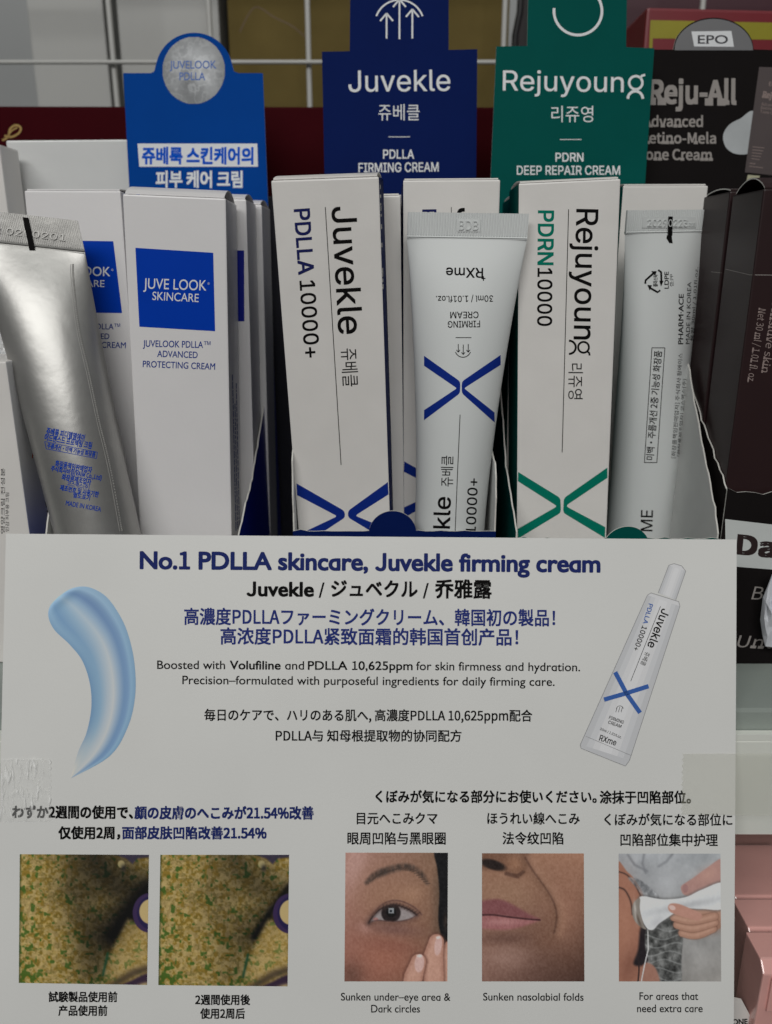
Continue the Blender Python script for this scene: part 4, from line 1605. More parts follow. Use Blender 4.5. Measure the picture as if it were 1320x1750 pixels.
side("side_panel", XL4, [(0.2982, zA - .001), (0.304, zA + .003), (0.36, -0.04), (0.412, 0.0)], SHZ + .0004, 0.413, tray4, [BLACKCARD, EDGE, INNER], -1, 34)
base(XL4 + .0008, XR4, 0.2985, 0.413, SHZ + .0004, tray4, [INNER])
G4 = "dark brown cartons"
h1, k1 = carton("dark brown carton with raised lid and sideways volume lettering, at the right edge", (0.1538, 0.3012, 0.0268), 0, 0, 0.0, 0.0415, 0.0265, BROWN, BROWN, G4, h=.180, tuck=2.0)
ik = Ink(k1)
ik.text("Net 30 ml / 1.01 fl. oz.", (1297.5, 526), (1277.5, 653), 12, font='cjk', serif=True)
ik.text("For sensitive skin", (1326, 480), (1301.5, 637), 12.5, font='cjk', serif=True)
ik.build("taupe_lettering", [INK_BR], k1)
ik = Ink(k1)
ik.line([(1236, 459), (1281, 469.5)], 1.0, n=10)
ik.line([(1281, 469.7), (1330, 470.3)], 1.0, n=10)
ik.build("lid_seam_line", [INK_GR], k1)
h2, k2 = carton("dark brown carton squeezed between the white tube and the right edge carton", (0.1530, 0.3300, 0.0285), 0, 0, 0.0, 0.0405, 0.0265, BROWN, BROWN, G4, tuck=.6)
ik = Ink(k2)
ik.line([(1216, 464.5), (1234, 466.5)], 1.0, n=6)
ik.build("lid_seam_line", [INK_GR], k2)

# crumpled white scrap at the right edge
m = MB()
rng = np.random.RandomState(8)
out = [(1345, 975), (1321, 982), (1313, 1003), (1305, 1022), (1300.5, 1060), (1304, 1086), (1308.5, 1104.5), (1330, 1107), (1350, 1100)]
cx = sum(p[0] for p in out) / len(out)
cy = sum(p[1] for p in out) / len(out)
vs, fs = [], []
for ring in (1.0, .7, .4):
    for (x, y) in out:
        vs.append(atY(cx + (x - cx) * ring, cy + (y - cy) * ring, 0.292 - (1 - ring) * .004 - rng.rand() * .0025))
vs.append(atY(cx, cy, 0.287))
n = len(out)
for r_ in range(2):
    for i in range(n):
        j = (i + 1) % n
        fs += [(r_ * n + i, r_ * n + j, (r_ + 1) * n + j), (r_ * n + i, (r_ + 1) * n + j, (r_ + 1) * n + i)]
for i in range(n):
    fs.append((2 * n + i, 2 * n + (i + 1) % n, 3 * n))
off = len(vs)
vs += [v + Vector((0, .0006, 0)) for v in vs]
fs += [tuple(i + off for i in f[::-1]) for f in fs]
for i in range(n):
    j = (i + 1) % n
    fs.append((i, i + off, j + off, j))
m.add(vs, fs)
tag(m.build("paper_scrap", [mat("crumpled_paper", rgb(214, 216, 222), .5, noise=.04)], None, origin=tuple(atY(cx, cy, .29))), "crumpled white scrap stuck on the dark brown display front", "scrap")

# ---------------- tubes
t1, tb1, tcr1 = tube_thing("white tube with navy cross, crimped end up beside the frontmost navy carton",
                           atY(697.5, 362.5, 0.3195), atY(904.5, 365.5, 0.3165), Vector((0.0267, 0.3180, -0.102)), 0.0146, TUBEW, 0.0094)
ik = Ink(tb1, 1.3, True)
ik.text("RXme", (826.0, 458.2), (762.6, 457.6), 16.5, font='gro', bold=.012)
ik.line([(826.5, 472), (826.5, 480)], 1.8, n=3)
ik.line([(823, 476), (830, 476)], 1.8, n=3)
ik.text("30ml / 1.01fl.oz.", (843, 505), (745.5, 506), 10.5, font='gro', bold=.008)
ik.text("CREAM", (818, 532.6), (769.7, 533), 11, font='gro', bold=.008)
ik.text("FIRMING", (820.6, 548), (765.5, 549), 11, font='gro', bold=.008)
ik.line([(779, 577), (806, 577)], 1.2, n=8)
for x, y0_, y1_ in ((783.5, 588, 602), (792, 589, 606), (800.5, 588, 602)):
    ik.line([(x, y0_), (x, y1_)], 1.3, n=3)
    ik.line([(x - 3, y1_ - 4), (x, y1_)], 1.2, n=2)
    ik.line([(x, y1_), (x + 3, y1_ - 4)], 1.2, n=2)
ik.arc((791.5, 597), 13.5, 20, 160, 1.3)
ik.line([(786.6, 708.6), (783, 790), (777.8, 915)], 1.2, n=40)
ik.text("쥬베클", (774.6, 831.6), (775.5, 779), 20.5)
ik.text("Juvekle", (766, 1000), (770.6, 849.5), 28, font='gro', bold=.010)
ik.text("10000+", (812.6, 912), (816.9, 817.8), 16.5, font='gro', bold=.010)
ik.build("black_lettering", [INK_K], tb1)
ik = Ink(tb1, 1.3, True)
chevrons(ik, [(rnd([(725.2, 608), (787, 652), (786.5, 672), (725.2, 718)]), rnd([(725.2, 625), (780.5, 663), (780.5, 664), (725.2, 701)])),
              (rnd([(855.7, 606.5), (789.5, 652), (789.5, 672), (845.5, 722)]), rnd([(855.7, 623.5), (794, 663), (794, 664), (845.2, 705)]))])
ik.build("cross_print", [INK_N2], tb1)
stamp(0, "BDB", (784.5, 393), (817.5, 393.3), 16, TUBEW, tcr1, [(781, 374), (821, 374), (821, 396), (781, 396)])

t2, tb2, tcr2 = tube_thing("white tube with recycling mark and black crimp stripe in the green tray",
                           atY(1071.5, 359.5, 0.3440), atY(1214.5, 358, 0.3560), Vector((0.1178, 0.3530, -0.100)), 0.0146, TUBEW, 0.0092)
ik = Ink(tb2, 1.3, True)
ik.text("LDPE", (1142.9, 493.5), (1142.7, 464.4), 7, bold=.02)
ik.text("캡:PP", (1151.5, 489.4), (1151.2, 468.6), 6.5)
ik.text("PHARM·ACE", (1167.3, 588.5), (1168.3, 502.5), 8, bold=.02)
ik.text("MADE IN KOREA", (1178.5, 588), (1181.5, 482), 6.6, bold=.0)
ik.text("용량 30ml / 1.01fl.oz.", (1185, 583), (1193.5, 457), 5.6, bold=.0)
for q in (((1114.4, 594.4), (1136.4, 594.4)), ((1136.4, 594.4), (1122.8, 790.5)), ((1122.8, 790.5), (1101.6, 790.5)), ((1101.6, 790.5), (1114.4, 594.4))):
    ik.line(q, 1.2, n=24)
ik.text("미백·주름개선 2중 기능성 화장품", (1117.5, 786.5), (1131.8, 600), 13, bold=.006)
ik.text("[화장품책임판매업자] 주식회사 팜에이스", (1154.5, 783), (1167, 604), 7.2)
ik.text("[화장품제조업자] 코스맥스(주)", (1163, 780), (1173, 648), 6)
ik.text("ME", (1115, 908), (1116, 872), 20, font='gro', bold=.006)
for P, hd in (([(1103, 485), (1103.5, 479), (1117, 467)], [(1113, 463.5), (1122.5, 463.5), (1120, 471)]),
              ([(1125, 461.5), (1130, 465), (1130.5, 481)], [(1127, 480), (1134, 480), (1130, 490)]),
              ([(1128.5, 496), (1124, 499.5), (1111, 492)], [(1114.5, 487.5), (1106.5, 487), (1110.5, 496.5)])):
    ik.line(P, 3.4, 0, n=14)
    ik.poly(hd, 0)
ik.text("플라스틱", (1124, 490), (1124.5, 470), 7.5, bold=.01)
ik.line([(1144.5, 403), (1139.5, 410), (1149, 416)], 6.0, n=4, level=2) if False else None
ik.build("black_lettering", [INK_K], tb2)
stamp(1, "20290223까지", (1106.5, 387), (1188, 387.5), 12, TUBEW, tcr2, [(1098, 371), (1189, 371), (1189, 389.5), (1098, 389.5)])
ik = Ink(CRIMP[1], 6)
ik.poly([(1141.5, 370), (1149.3, 370), (1148.3, 403), (1140.5, 402)], 0)
ik2 = Ink(tb2, 1.3, True)
ik2.poly([(1139.8, 402), (1148, 403), (1149.8, 416), (1144, 415.5), (1139, 407.5)], 0)
ik.mb.add(ik2.mb.v, ik2.mb.f, 0)
ik.build("black_stripe", [INK_K], tb2)

t3, tb3, tcr3 = tube_thing("crumpled silver tube with blue lettering leaning in front of white cartons",
                           atY(-58, 356, 0.3150), atY(133.5, 377.5, 0.3215), Vector((-0.1160, 0.3040, -0.1005)), 0.0166, SILVER, 0.0122, power=1.5, ribs=60)
INK_T = mat("tube_blue_ink", rgb(0, 60, 166), 0.7, spec=0.08, noise=0)
ik = Ink(tb3, 1.3, True)
for s, a, c, h, bo in (("쥬베룩 피디엘엘에이", (78.8, 742), (144, 754.5), 11.5, .012), ("어드밴스드 프로텍팅 크림", (75.8, 752.5), (156, 767.5), 11.5, .012),
                       ("주름개선·미백 기능성 화장품", (80.5, 765.5), (162.5, 781.5), 8.5, .012), ("화장품책임판매업자", (94, 797), (156.4, 809), 10.5, .012),
                       ("주식회사바임(VAIM Co.,Ltd)", (87, 804.6), (173, 821.5), 9, .012), ("화장품제조업자", (105.3, 819.6), (155.3, 829), 10, .012),
                       ("코스맥스(주)", (114.8, 829.8), (152.3, 837), 8.5,.006), ("제조번호 및 사용기한", (102.3, 837.7), (168.2, 850.2), 9.5, .012),
                       ("별도표기", (125, 850), (153.4, 855.5), 8.5, 0.01), ("MADE IN KOREA", (112.5, 863.2), (172.3, 874.5), 8, .012)):
    ik.text(s, a, c, h, bold=bo)
for q in (((77, 754.5), (166.7, 772.8)), ((166.7, 772.8), (165, 783.6)), ((165, 783.6), (79.5, 767)), ((79.5, 767), (77, 754.5))):
    ik.line(q, 0.9, n=16)
ik.build("blue_lettering", [INK_T], tb3)
stamp(2, "2 0290201", (-10, 398), (112, 412), 11, SILVER, tcr3, None)
ik = Ink(CRIMP[2], 6)
ik.poly([(39.5, 371.5), (49.3, 372.5), (61, 428), (51, 428)], 0)
ik.build("black_stripe", [INK_K], tb3)
# welded seam down the tube: a dotted raised strip
bv = world_bvh(tb3)
seam = spl([(121, 452), (122, 480), (131, 560), (149, 640), (166, 720), (185, 800), (205, 908)], 20, False)
m = MB()
ikk = Ink(bv, 1.0)
P = [ikk.hit(x, y) for x, y in seam]
P = [p for p in P if p is not None]
m.tube(P, 0.00012, 6)
for k in range(0, 150):
    x = np.interp(k / 150, np.linspace(0, 1, len(seam)), [s[0] for s in seam])
    y = np.interp(k / 150, np.linspace(0, 1, len(seam)), [s[1] for s in seam])
    h_ = ikk.hit(x + 4.0, y)
    if h_ is not None:
        m.box(h_ - Vector((.0003, .0002, .0002)), h_ + Vector((.0003, .00012, .0002)))
m.build("welded_seam", [mat("seam_grey", rgb(168, 167, 163), .5, metal=.3, noise=.1, nscale=900)], t3)

# ---------------- white box and film at the far left
o = thing("carton", "white carton with red helix symbol and blue fading side at the far left edge", "carton", (-0.16, 0.31, SHZ))
Yb = 0.2985
xr = atY(30, 760, Yb).x
zt = atY(12, 618, Yb).z
m = MB()
m.box((xr - 0.05, Yb, SHZ + .0003), (xr, Yb + 0.036, zt))
bb = m.build("carton_body", [WHITE], o, bevel=0.0006)
nt = bpy.data.materials.new("white_to_blue_print")
nt.use_nodes = True
tr_ = nt.node_tree
pb = tr_.nodes["Principled BSDF"]
pb.inputs["Roughness"].default_value = .4
tcx = tr_.nodes.new("ShaderNodeTexCoord")
sx = tr_.nodes.new("ShaderNodeSeparateXYZ")
mr = tr_.nodes.new("ShaderNodeMapRange")
mr.inputs[1].default_value = 0.040
mr.inputs[2].default_value = 0.085
cr_ = tr_.nodes.new("ShaderNodeValToRGB")
cr_.color_ramp.elements[0].color = rgb(44, 66, 170)
cr_.color_ramp.elements[1].color = rgb(214, 214, 216)
tr_.links.new(tcx.outputs["Object"], sx.inputs[0])
tr_.links.new(sx.outputs[2], mr.inputs[0])
tr_.links.new(mr.outputs[0], cr_.inputs[0])
tr_.links.new(cr_.outputs[0], pb.inputs["Base Color"])
bb.data.materials.append(nt)
for p in bb.data.polygons:
    if p.normal.x > .9:
        p.material_index = 1
ik = Ink(bb)
ik.text("영양크림 전성분", (9, 912), (9, 800), 7)
ik.text("민감 피부용 크림", (16, 908), (16, 842), 6)
ik.text("PDRN", (76, 847), (84, 898), 11, bold=.02)
ik.build("black_lettering", [INK_K], bb)
ik = Ink(bb)
for ph, mm in ((0, 0), (1, 1)):
    pts = [(58 + 8 * math.sin(k / 20 * 4.4 + ph * math.pi) + k * .25, 695 + k * 4.4) for k in range(21)]
    ik.line(pts, 1.6, mm, n=40)
for k in range(1, 20):
    x0_, x1_ = 58 + 8 * math.sin(k / 20 * 4.4) + k * .25, 58 - 8 * math.sin(k / 20 * 4.4) + k * .25
    ik.line([(x0_, 695 + k * 4.4), (x1_, 695 + k * 4.4)], .8, 1, n=2)
ik.build("helix_print", [INK_R, INK_K], bb)
m = MB()
rng = np.random.RandomState(4)
N = 22
vs, fs = [], []
for j in range(N):
    for i in range(N):
        px, py = -40 + 68 * i / (N - 1), 532 + 88 * j / (N - 1)
        vs.append(atY(px, py, 0.334 - .012 * j / N + rng.rand() * .003))
for j in range(N - 1):
    for i in range(N - 1):
        k = j * N + i
        fs.append((k, k + 1, k + N + 1, k + N))
m.add(vs, fs)
fo = m.build("plastic_film", [FILM], None, True, origin=tuple(atY(0, 580, .31)))
sm = fo.modifiers.new("thickness", 'SOLIDIFY')
sm.thickness = 0.0002
tag(fo, "crinkled clear plastic film lying on the carton at the far left edge", "film")
plain_box("white_box", "bright white packet edge above the silver tube at the left border", "box", atY(-60, 330, .40).x, atY(10, 330, .40).x, .40, .42, SHZ, atY(0, 246, .40).z, WHITE)

# ---------------- printed sign in front
D = 0.290
nS = Vector((0, -CT, ST))
pS = Vector((0, CT, -ST)) * D
sign = thing("sign", "large white printed paper sign with blue headline taped to the shelf rail", "sign", tuple(on_plane(630, 1750, pS, nS)))
cor = [(10.5, 912), (1258.5, 922), (1254, 1905), (-10, 1905)]
NX, NYY = 28, 22
m = MB()
vs = []
for s in (0, 1):
    for j in range(NYY + 1):
        v = j / NYY
        for i in range(NX + 1):
            u = i / NX
            x = (cor[0][0] * (1 - u) + cor[1][0] * u) * (1 - v) + (cor[3][0] * (1 - u) + cor[2][0] * u) * v
            y = (cor[0][1] * (1 - u) + cor[1][1] * u) * (1 - v) + (cor[3][1] * (1 - u) + cor[2][1] * u) * v
            bend = 0.0006 * (1 - (2 * u - 1) ** 2) + 0.0004 * math.sin(3.0 * v + 1.2 * u)
            vs.append(on_plane(x, y, pS, nS) + nS * bend * (1 if True else 0) - nS * (0.00022 * s))
q = (NX + 1) * (NYY + 1)
fs = []
for j in range(NYY):
    for i in range(NX):
        k = j * (NX + 1) + i
        fs.append((k, k + NX + 1, k + NX + 2, k + 1))
        fs.append((q + k, q + k + 1, q + k + NX + 2, q + k + NX + 1))
ring = [i for i in range(NX + 1)] + [j * (NX + 1) + NX for j in range(1, NYY + 1)] + [NYY * (NX + 1) + i for i in range(NX - 1, -1, -1)] + [j * (NX + 1) for j in range(NYY - 1, 0, -1)]
for a, b_ in zip(ring, ring[1:] + ring[:1]):
    fs.append((a, b_, q + b_, q + a))
m.add(vs, fs)
sheet = m.build("paper_sheet", [PAPER], sign)
sheet.data.polygons.foreach_set("use_smooth", [True] * len(sheet.data.polygons))
sheet.data.set_sharp_from_angle(angle=math.radians(40))
SB = world_bvh(sheet)


def block(name, mt, rows, each=False):
    if each:
        for r in rows:
            block(name, mt, [r])
        return
    ik = Ink(SB)
    for r in rows:
        s, a, b_, h = r[:4]
        kw = dict(r[4]) if len(r) > 4 else {}
        ik.text(s, a, b_, h, **kw)
    return ik.build(name, [mt], sign)


INK_T1 = mat("title_navy_ink", rgb(34, 46, 106), 0.7, spec=0.08, noise=0)
INK_T2 = mat("subtitle_blue_ink", rgb(42, 54, 122), 0.7, spec=0.08, noise=0)
block("title_text", INK_T1, [("No.1 PDLLA skincare, Juvekle firming cream", (239, 971.5), (1026.5, 977.5), 28.5, dict(bold=.032, track=-.012, subs='1J'))])
block("name_text", INK_K, [("Juvekle", (421.5, 1018), (537, 1019), 23.5, dict(bold=.032, subs='J')), ("/", (545, 1021), (555, 1021), 25, dict(bold=.012)),
                           ("ジュベクル", (566, 1020.5), (714, 1021.5), 28.5, dict(bold=.011)), ("/", (723, 1022), (733, 1022), 25, dict(bold=.012)),
                           ("乔雅露", (743.5, 1022), (841, 1022.5), 30, dict(bold=.012))])
block("claim_text", INK_T2, [("高濃度PDLLAファーミングクリーム、韓国初の製品！", (315, 1067.5), (949, 1070), 27, dict(font='cjk', bold=.009)),
                             ("高浓度PDLLA紧致面霜的韩国首创产品！", (377, 1101), (886, 1103), 27, dict(font='cjk', bold=.009))])
block("body_text", INK_K, [("Boosted with", (269, 1143), (385, 1143.5), 14.2, dict(bold=.010)), ("Volufiline", (393, 1143.5), (480, 1144), 14.2, dict(bold=.022)),
                           ("and", (487.5, 1144), (520, 1144.2), 14.2, dict(bold=.010)), ("PDLLA 10,625ppm", (526.5, 1144.3), (705.5, 1145), 14.4, dict(bold=.018, subs='1')),
                           ("for skin firmness and hydration.", (711.5, 1145), (991.5, 1147), 14.2, dict(bold=.010)),
                           ("Precision–formulated with purposeful ingredients for daily firming care.", (312, 1169), (948, 1172), 14.2, dict(bold=.010)),
                           ("毎日のケアで、ハリのある肌へ, 高濃度PDLLA 10,625ppm配合", (349.5, 1231.5), (910, 1233), 19, dict(font='cjk', bold=.008)),
                           ("PDLLA与 知母根提取物的协同配方", (471.5, 1267), (789, 1267.5), 19, dict(font='cjk', bold=.008))])
block("result_text", INK_K, [("わずか2週間の使用で、", (21, 1398), (228, 1399), 20.5, dict(font='cjk', bold=.016)), ("仅使用2周，", (100, 1433.5), (206, 1433.5), 20, dict(font='cjk', bold=.016)),
                             ("くぼみが気になる部分にお使いください。", (642, 1371.5), (1020, 1372), 20, dict(font='cjk', bold=.012)),
                             ("涂抹于凹陷部位。", (1025, 1373), (1181, 1373), 20.5, dict(font='cjk', bold=.012))], True)
block("result_figure_text", INK_T1, [("顔の皮膚のへこみが21.54%改善", (230, 1399.5), (536.5, 1400), 20.5, dict(font='cjk', bold=.016)),
                                     ("面部皮肤凹陷改善21.54%", (209, 1433.5), (456, 1434), 20, dict(font='cjk', bold=.016))], True)
block("heading_text", INK_K, [("目元へこみクマ", (610, 1408.5), (748, 1408.5), 19.5, dict(font='cjk', bold=.008)), ("眼周凹陷与黑眼圈", (594, 1443), (762, 1443), 20, dict(font='cjk', bold=.008)),
                              ("ほうれい線へこみ", (833, 1408.5), (991, 1409), 19.5, dict(font='cjk', bold=.008)), ("法令纹凹陷", (859, 1443), (963, 1443), 20, dict(font='cjk', bold=.008)),
                              ("くぼみが気になる部位に", (1033, 1410.5), (1252, 1411), 19.5, dict(font='cjk', bold=.008)), ("凹陷部位集中护理", (1060.5, 1445.5), (1227, 1446), 20, dict(font='cjk', bold=.008))], True)
block("caption_text", INK_K, [("Sunken under–eye area &", (583, 1709.5), (770, 1710), 12.8, dict(bold=.010)), ("Dark circles", (634.6, 1730), (718, 1730), 12.8, dict(bold=.010)),
                              ("Sunken nasolabial folds", (826, 1709.5), (997.5, 1710), 12.8, dict(bold=.010)), ("For areas that", (1093, 1708.5), (1193.5, 1708.5), 12.8, dict(bold=.010)),
                              ("need extra care", (1089, 1729.5), (1201, 1729.5), 12.8, dict(bold=.010)),
                              ("試験製品使用前", (83.5, 1712), (201, 1712), 16.5, dict(font='cjk', bold=.012)), ("产品使用前", (100, 1735.5), (184, 1735.5), 16.5, dict(font='cjk', bold=.012)),
                              ("2週間使用後", (334, 1717), (428, 1717), 16.5, dict(font='cjk', bold=.012)), ("使用2周后", (342.5, 1740.5), (419, 1740.5), 16.5, dict(font='cjk', bold=.012))], True)
tag(picture(SB, sign, "photo_print", [(34.3, 1459.7), (255, 1460.7), (251.8, 1683), (32.6, 1679.5)], paint_skin(1, False)), "square skin scan print with the darker crease")
tag(picture(SB, sign, "photo_print", [(274.5, 1460.7), (494.5, 1460.7), (491.8, 1685.5), (271, 1683.3)], paint_skin(1, True)), "square skin scan print with the fainter crease")
TONE[:] = [0.86, 0.98]
tag(picture(SB, sign, "photo_print", [(590.8, 1457), (765.8, 1457.2), (764.8, 1677), (589, 1677)], paint_eye()), "photo of an eye with fingertips below it")
tag(picture(SB, sign, "photo_print", [(824, 1458), (998, 1458.4), (999, 1677), (824, 1677)], paint_mouth()), "photo of lips and smile line")
tag(picture(SB, sign, "photo_print", [(1057.4, 1458.7), (1231.4, 1458.7), (1232.7, 1677), (1058, 1677)], paint_device()), "photo of a gloveless hand holding a white device to a cheek")

TONE[:] = [1.0, 1.0]
# blue cream swoosh: ribbon with the ink running across it
Lp = spl([(100, 1020), (86, 1036), (83.5, 1055), (94, 1077), (119, 1101), (141, 1129), (154, 1168), (156.5, 1210), (148, 1253), (134, 1285), (121.5, 1329)], 10, False)
Rp = spl([(100, 1020), (122, 1006), (150, 1003), (180, 1018), (203, 1048), (219, 1083), (230, 1132), (231.5, 1188), (219, 1242), (188, 1292), (122.5, 1329.5)], 10, False)
ik = Ink(SB)
K = 40
vs, cols, fs = [], [], []
keys = np.array([0, .08, .2, .36, .5, .62, .74, .82, .9, 1.0])
cA = np.array([(112, 142, 168), (120, 150, 174), (100, 132, 164), (118, 148, 172), (146, 164, 178), (122, 148, 172), (90, 116, 152), (104, 130, 158), (130, 156, 178), (122, 150, 172)], float)
cB = np.array([(96, 126, 156), (106, 136, 162), (118, 146, 168), (150, 162, 172), (168, 172, 174), (134, 152, 170), (100, 128, 160), (104, 132, 164), (120, 150, 174), (108, 138, 164)], float)
for i, (l, r_) in enumerate(zip(Lp, Rp)):
    s = i / (len(Lp) - 1)
    for j in range(K + 1):
        t = j / K
        h_ = ik.hit(l[0] * (1 - t) + r_[0] * t, l[1] * (1 - t) + r_[1] * t)
        vs.append(h_)
        wB = sst(.15, .7, s)
        c = np.array([np.interp(t, keys, cA[:, q_]) * (1 - wB) + np.interp(t, keys, cB[:, q_]) * wB for q_ in range(3)])
        if s < .28:
            edge = sst(.0, .28, s)
            c = c * edge + np.array((150, 182, 210)) * (1 - edge)
            c = c - 26 * np.exp(-((s - .16) / .05) ** 2) * (1 - abs(2 * t - 1) ** 2)
        fade = sst(.72, .97, s) * sst(.75, .05, t) * .85 + .35 * sst(.9, 1, s)
        c = c * (1 - fade) + np.array((172, 173, 170)) * fade
        if False:
            pass
        cols.append((*to_lin(c[None, None], 1.75)[0, 0], 1))
for i in range(len(Lp) - 1):
    for j in range(K):
        k = i * (K + 1) + j
        fs.append((k, k + 1, k + K + 2, k + K + 1))
o = link_mesh("cream_print", vs, fs, attr_mat("printed_picture"), sign)
at = o.data.color_attributes.new("ink", 'FLOAT_COLOR', 'POINT')
at.data.foreach_set("color", np.array(cols, np.float32).ravel())


# printed tube picture
def z2(x, y):
    return (660 + x / 2, 900 + y / 2)


body = [z2(*p) for p in ((905, 226), (1000, 256), (1004, 272), (832, 798), (818, 818), (666, 757), (664, 744), (893, 234))]
capp = [z2(*p) for p in ((930, 226), (966, 132), (984, 126), (1010, 134), (1024, 152), (990, 250))]
ik = Ink(SB)
for i in range(16):
    a0, a1 = i / 16, (i + 1) / 16
    A0, A1 = np.array(body[7]), np.array(body[2])
    B0, B1 = np.array(body[6]), np.array(body[3])
    ik.poly([tuple(A0 + (A1 - A0) * a0), tuple(A0 + (A1 - A0) * a1), tuple(B0 + (B1 - B0) * a1), tuple(B0 + (B1 - B0) * a0)], min(3, int(abs(a0 + .03 - .5) * 8)))
ik.poly([body[0], body[1], body[2], body[7]], 1)
ik.poly([body[6], body[3], body[4], body[5]], 3)
for i in range(8):
    a0, a1 = i / 8, (i + 1) / 8
    A0, A1, B0, B1 = [np.array(v) for v in (capp[0], capp[5], capp[1], capp[4])]
    ik.poly([tuple(A0 + (A1 - A0) * a0), tuple(A0 + (A1 - A0) * a1), tuple(B0 + (B1 - B0) * a1), tuple(B0 + (B1 - B0) * a0)], (3, 2, 1, 0, 0, 1, 2, 3)[i])
ik.poly(capp[1:5], 1)
greys = [mat("tube_picture_grey_%s" % w_, rgb(*v), .5, noise=0) for w_, v in (("light", (232, 232, 234)), ("pale", (226, 226, 228)), ("mid", (216, 217, 220)), ("dark", (206, 207, 210)))]
ik.build("tube_picture", greys, sign)
ik = Ink(SB, 2)
for A, B in ((z2(783, 497), z2(868, 636)), (z2(745, 591), z2(897, 545))):
    A, B = np.array(A), np.array(B)
    mid = np.array(z2(821, 569))
    ik.line([tuple(A), tuple(A * .2 + mid * .8 + [0, 0]), tuple(mid), tuple(B * .8 + mid * .2), tuple(B)], 7.5, 0, n=30)
ik.text("PDLLA", z2(898, 262), z2(878, 330), 7.5, font='gro', bold=.016)
ik.build("tube_picture_blue", [mat("picture_blue_ink", rgb(52, 98, 176), .5, noise=0)], sign)
ik = Ink(SB, 2)
ik.text("Juvekle", z2(944, 278), z2(892, 408), 14, font='gro', bold=.012)
ik.text("쥬베클", z2(886, 426), z2(868, 470), 9)
ik.text("10000+", z2(876, 338), z2(846, 420), 8.5, font='gro', bold=.010)
ik.line([z2(938, 272), z2(836, 528)], .8, 0)
ik.text("FIRMING", z2(761, 656), z2(810, 674), 5.4, font='gro', bold=.01)
ik.text("CREAM", z2(758, 672), z2(802, 688), 5.4, font='gro', bold=.01)
ik.text("30ml / 1.01fl.oz.", z2(730, 694), z2(803, 724), 4.2, font='gro', bold=.008)
ik.text("RXme", z2(727, 730), z2(784, 748), 10, font='gro', bold=.012)
for x in (790, 799, 808):
    ik.line([z2(x, 616), z2(x - 5, 634)], .8, 0, n=3)
ik.arc(z2(799, 624), 6, 190, 350, .8, n=12)
ik.build("tube_picture_lettering", [INK_K], sign)
ik = Ink(SB, 2.4)
for P in (body + body[:1], capp):
    for a, b_ in zip(P[:-1], P[1:]):
        ik.line([a, b_], .9, 0, n=4)
ik.line([z2(683, 716), z2(838, 782)], .7, 0, n=6)
ik.build("tube_picture_outline", [mat("outline_grey_ink", rgb(150, 150, 152), .5, noise=0)], sign)


# ---------------- tape strips
def tape(label, quad, mt, seed, nrm_lift=.00025, rough_=.00006):
    rng = np.random.RandomState(seed)
    nx, ny = 30, 20
    vs, fs = [], []
    for j in range(ny + 1):
        v = j / ny
        for i in range(nx + 1):
            u = i / nx
            jagx = (1.6 if (j % 2) else -1.6) if i in (0, nx) else 0
            x = (quad[0][0] * (1 - u) + quad[1][0] * u) * (1 - v) + (quad[3][0] * (1 - u) + quad[2][0] * u) * v + jagx
            y = (quad[0][1] * (1 - u) + quad[1][1] * u) * (1 - v) + (quad[3][1] * (1 - u) + quad[2][1] * u) * v
            uu, vv = x / 1258, (y - 917) / 990
            bend = 0.0006 * (1 - (2 * min(max(uu, 0), 1) - 1) ** 2) + 0.0004 * math.sin(3.0 * vv + 1.2 * uu)
            vs.append(on_plane(x, y, pS, nS) + nS * (bend + nrm_lift + rng.rand() * rough_))
    for j in range(ny):
        for i in range(nx):
            k = j * (nx + 1) + i
            fs.append((k, k + nx + 1, k + nx + 2, k + 1))
    o = link_mesh("tape_strip", vs, fs, mt, None, None, True, origin=vs[0])
    tag(o, label, "tape", "clear tape strips holding the sign")
    return o


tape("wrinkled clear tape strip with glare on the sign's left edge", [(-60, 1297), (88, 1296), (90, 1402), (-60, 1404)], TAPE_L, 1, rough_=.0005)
tape("yellowish clear tape strip across the sign's right edge and the rail", [(1166, 1287), (1345, 1287), (1345, 1394), (1164, 1391)], TAPE_R, 2)

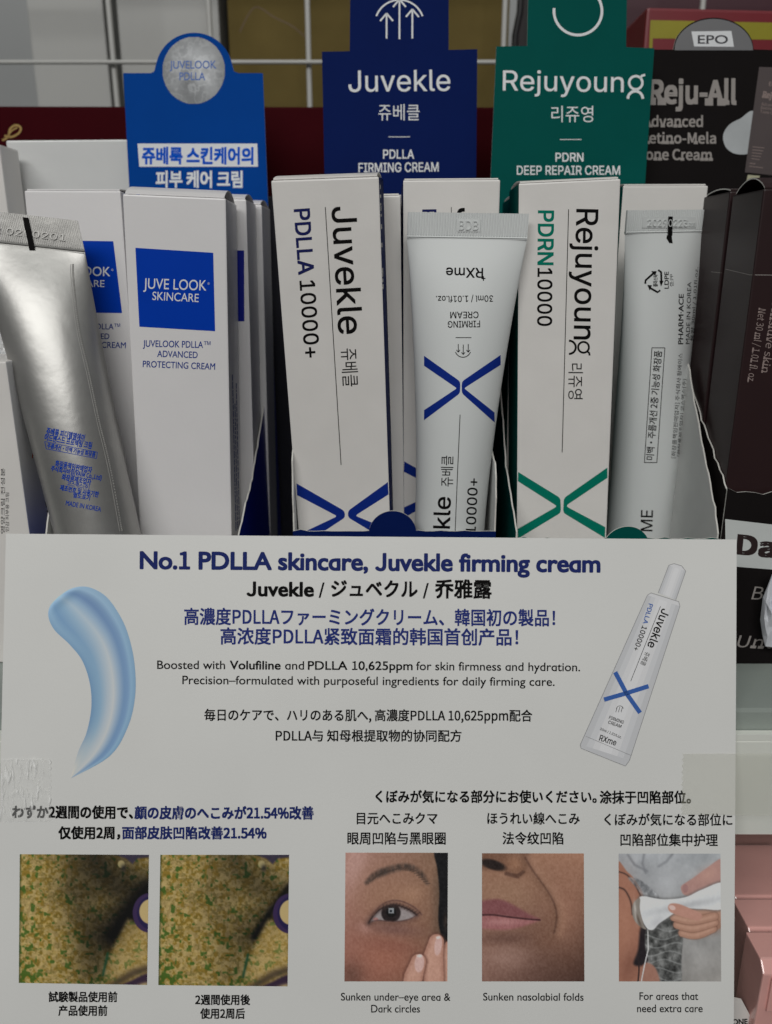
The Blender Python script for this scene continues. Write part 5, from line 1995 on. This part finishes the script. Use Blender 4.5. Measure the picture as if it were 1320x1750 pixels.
# ---------------- pink cartons on the shelf below
GP = "pink cartons on the lower shelf"
SZ2 = -0.345


def pink(label, px0, px1, pyt, pyf, Y, depth, fall, white=False):
    """front top edge at pyt, front face falls to pyf"""
    a, b_ = atY(px0, pyt, Y), atY(px1, pyt, Y)
    zb = atY(px0, pyf, Y).z
    o = thing("carton", label, "carton", ((a.x + b_.x) / 2, Y + depth / 2, zb), GP)
    m = MB()
    ch = 0.0036
    prof = [(Y, zb), (Y, a.z - ch), (Y + ch, a.z), (Y + depth, a.z), (Y + depth, zb)]
    m.prism([(a.x, y, z) for y, z in prof], (b_.x - a.x, 0, 0))
    m.build("carton_body", [PINK], o, bevel=0.0006)
    m = MB()
    m.box((a.x + .003, Y - .0012, a.z - fall), (b_.x - .003, Y - .0004, a.z - .0045))
    m.build("tuck_flap", [PINK], o, bevel=0.0004)
    return o


pink("pink carton highest and deepest under the shelf rail at the lower right", 1200, 1360, 1466, 1760, 0.305, 0.05, 0.012)
pink("pink carton in the middle of the stepped pink row at lower right", 1262, 1420, 1541, 1800, 0.266, 0.034, 0.014)
pink("pink carton low in the stepped pink row, nearer than the middle one", 1285, 1440, 1596, 1840, 0.246, 0.018, 0.014)
pink("pink carton nearest the viewer at the lower right corner", 1307, 1460, 1652, 1880, 0.228, 0.016, 0.02)
m = MB()
m.box((-0.7, 0.20, SZ2 - 0.02), (0.7, 0.70, SZ2))
tag(m.build("lower_shelf", [STEEL], None, origin=(0, .2, SZ2)), "lower grey steel shelf holding the pink cartons", "shelf")
o = thing("price_card", "small white card with black letters in the bottom right corner", "card", tuple(atY(1270, 1790, .234)))
m = MB()
pts = [atY(*p, .232) for p in ((1225, 1700), (1268, 1709), (1291, 1752), (1300, 1800), (1215, 1800))]
m.prism(pts, (0, .0006, 0))
cb = m.build("card_sheet", [WHITE], o)
ik = Ink(cb)
ik.text("ONE", (1252, 1751), (1278, 1750), 9, bold=.03, serif=True)
ik.build("black_lettering", [INK_K], o)

for ob in list(OB.values()):
    bpy.data.objects.remove(ob)
bpy.data.scenes.remove(GSC)
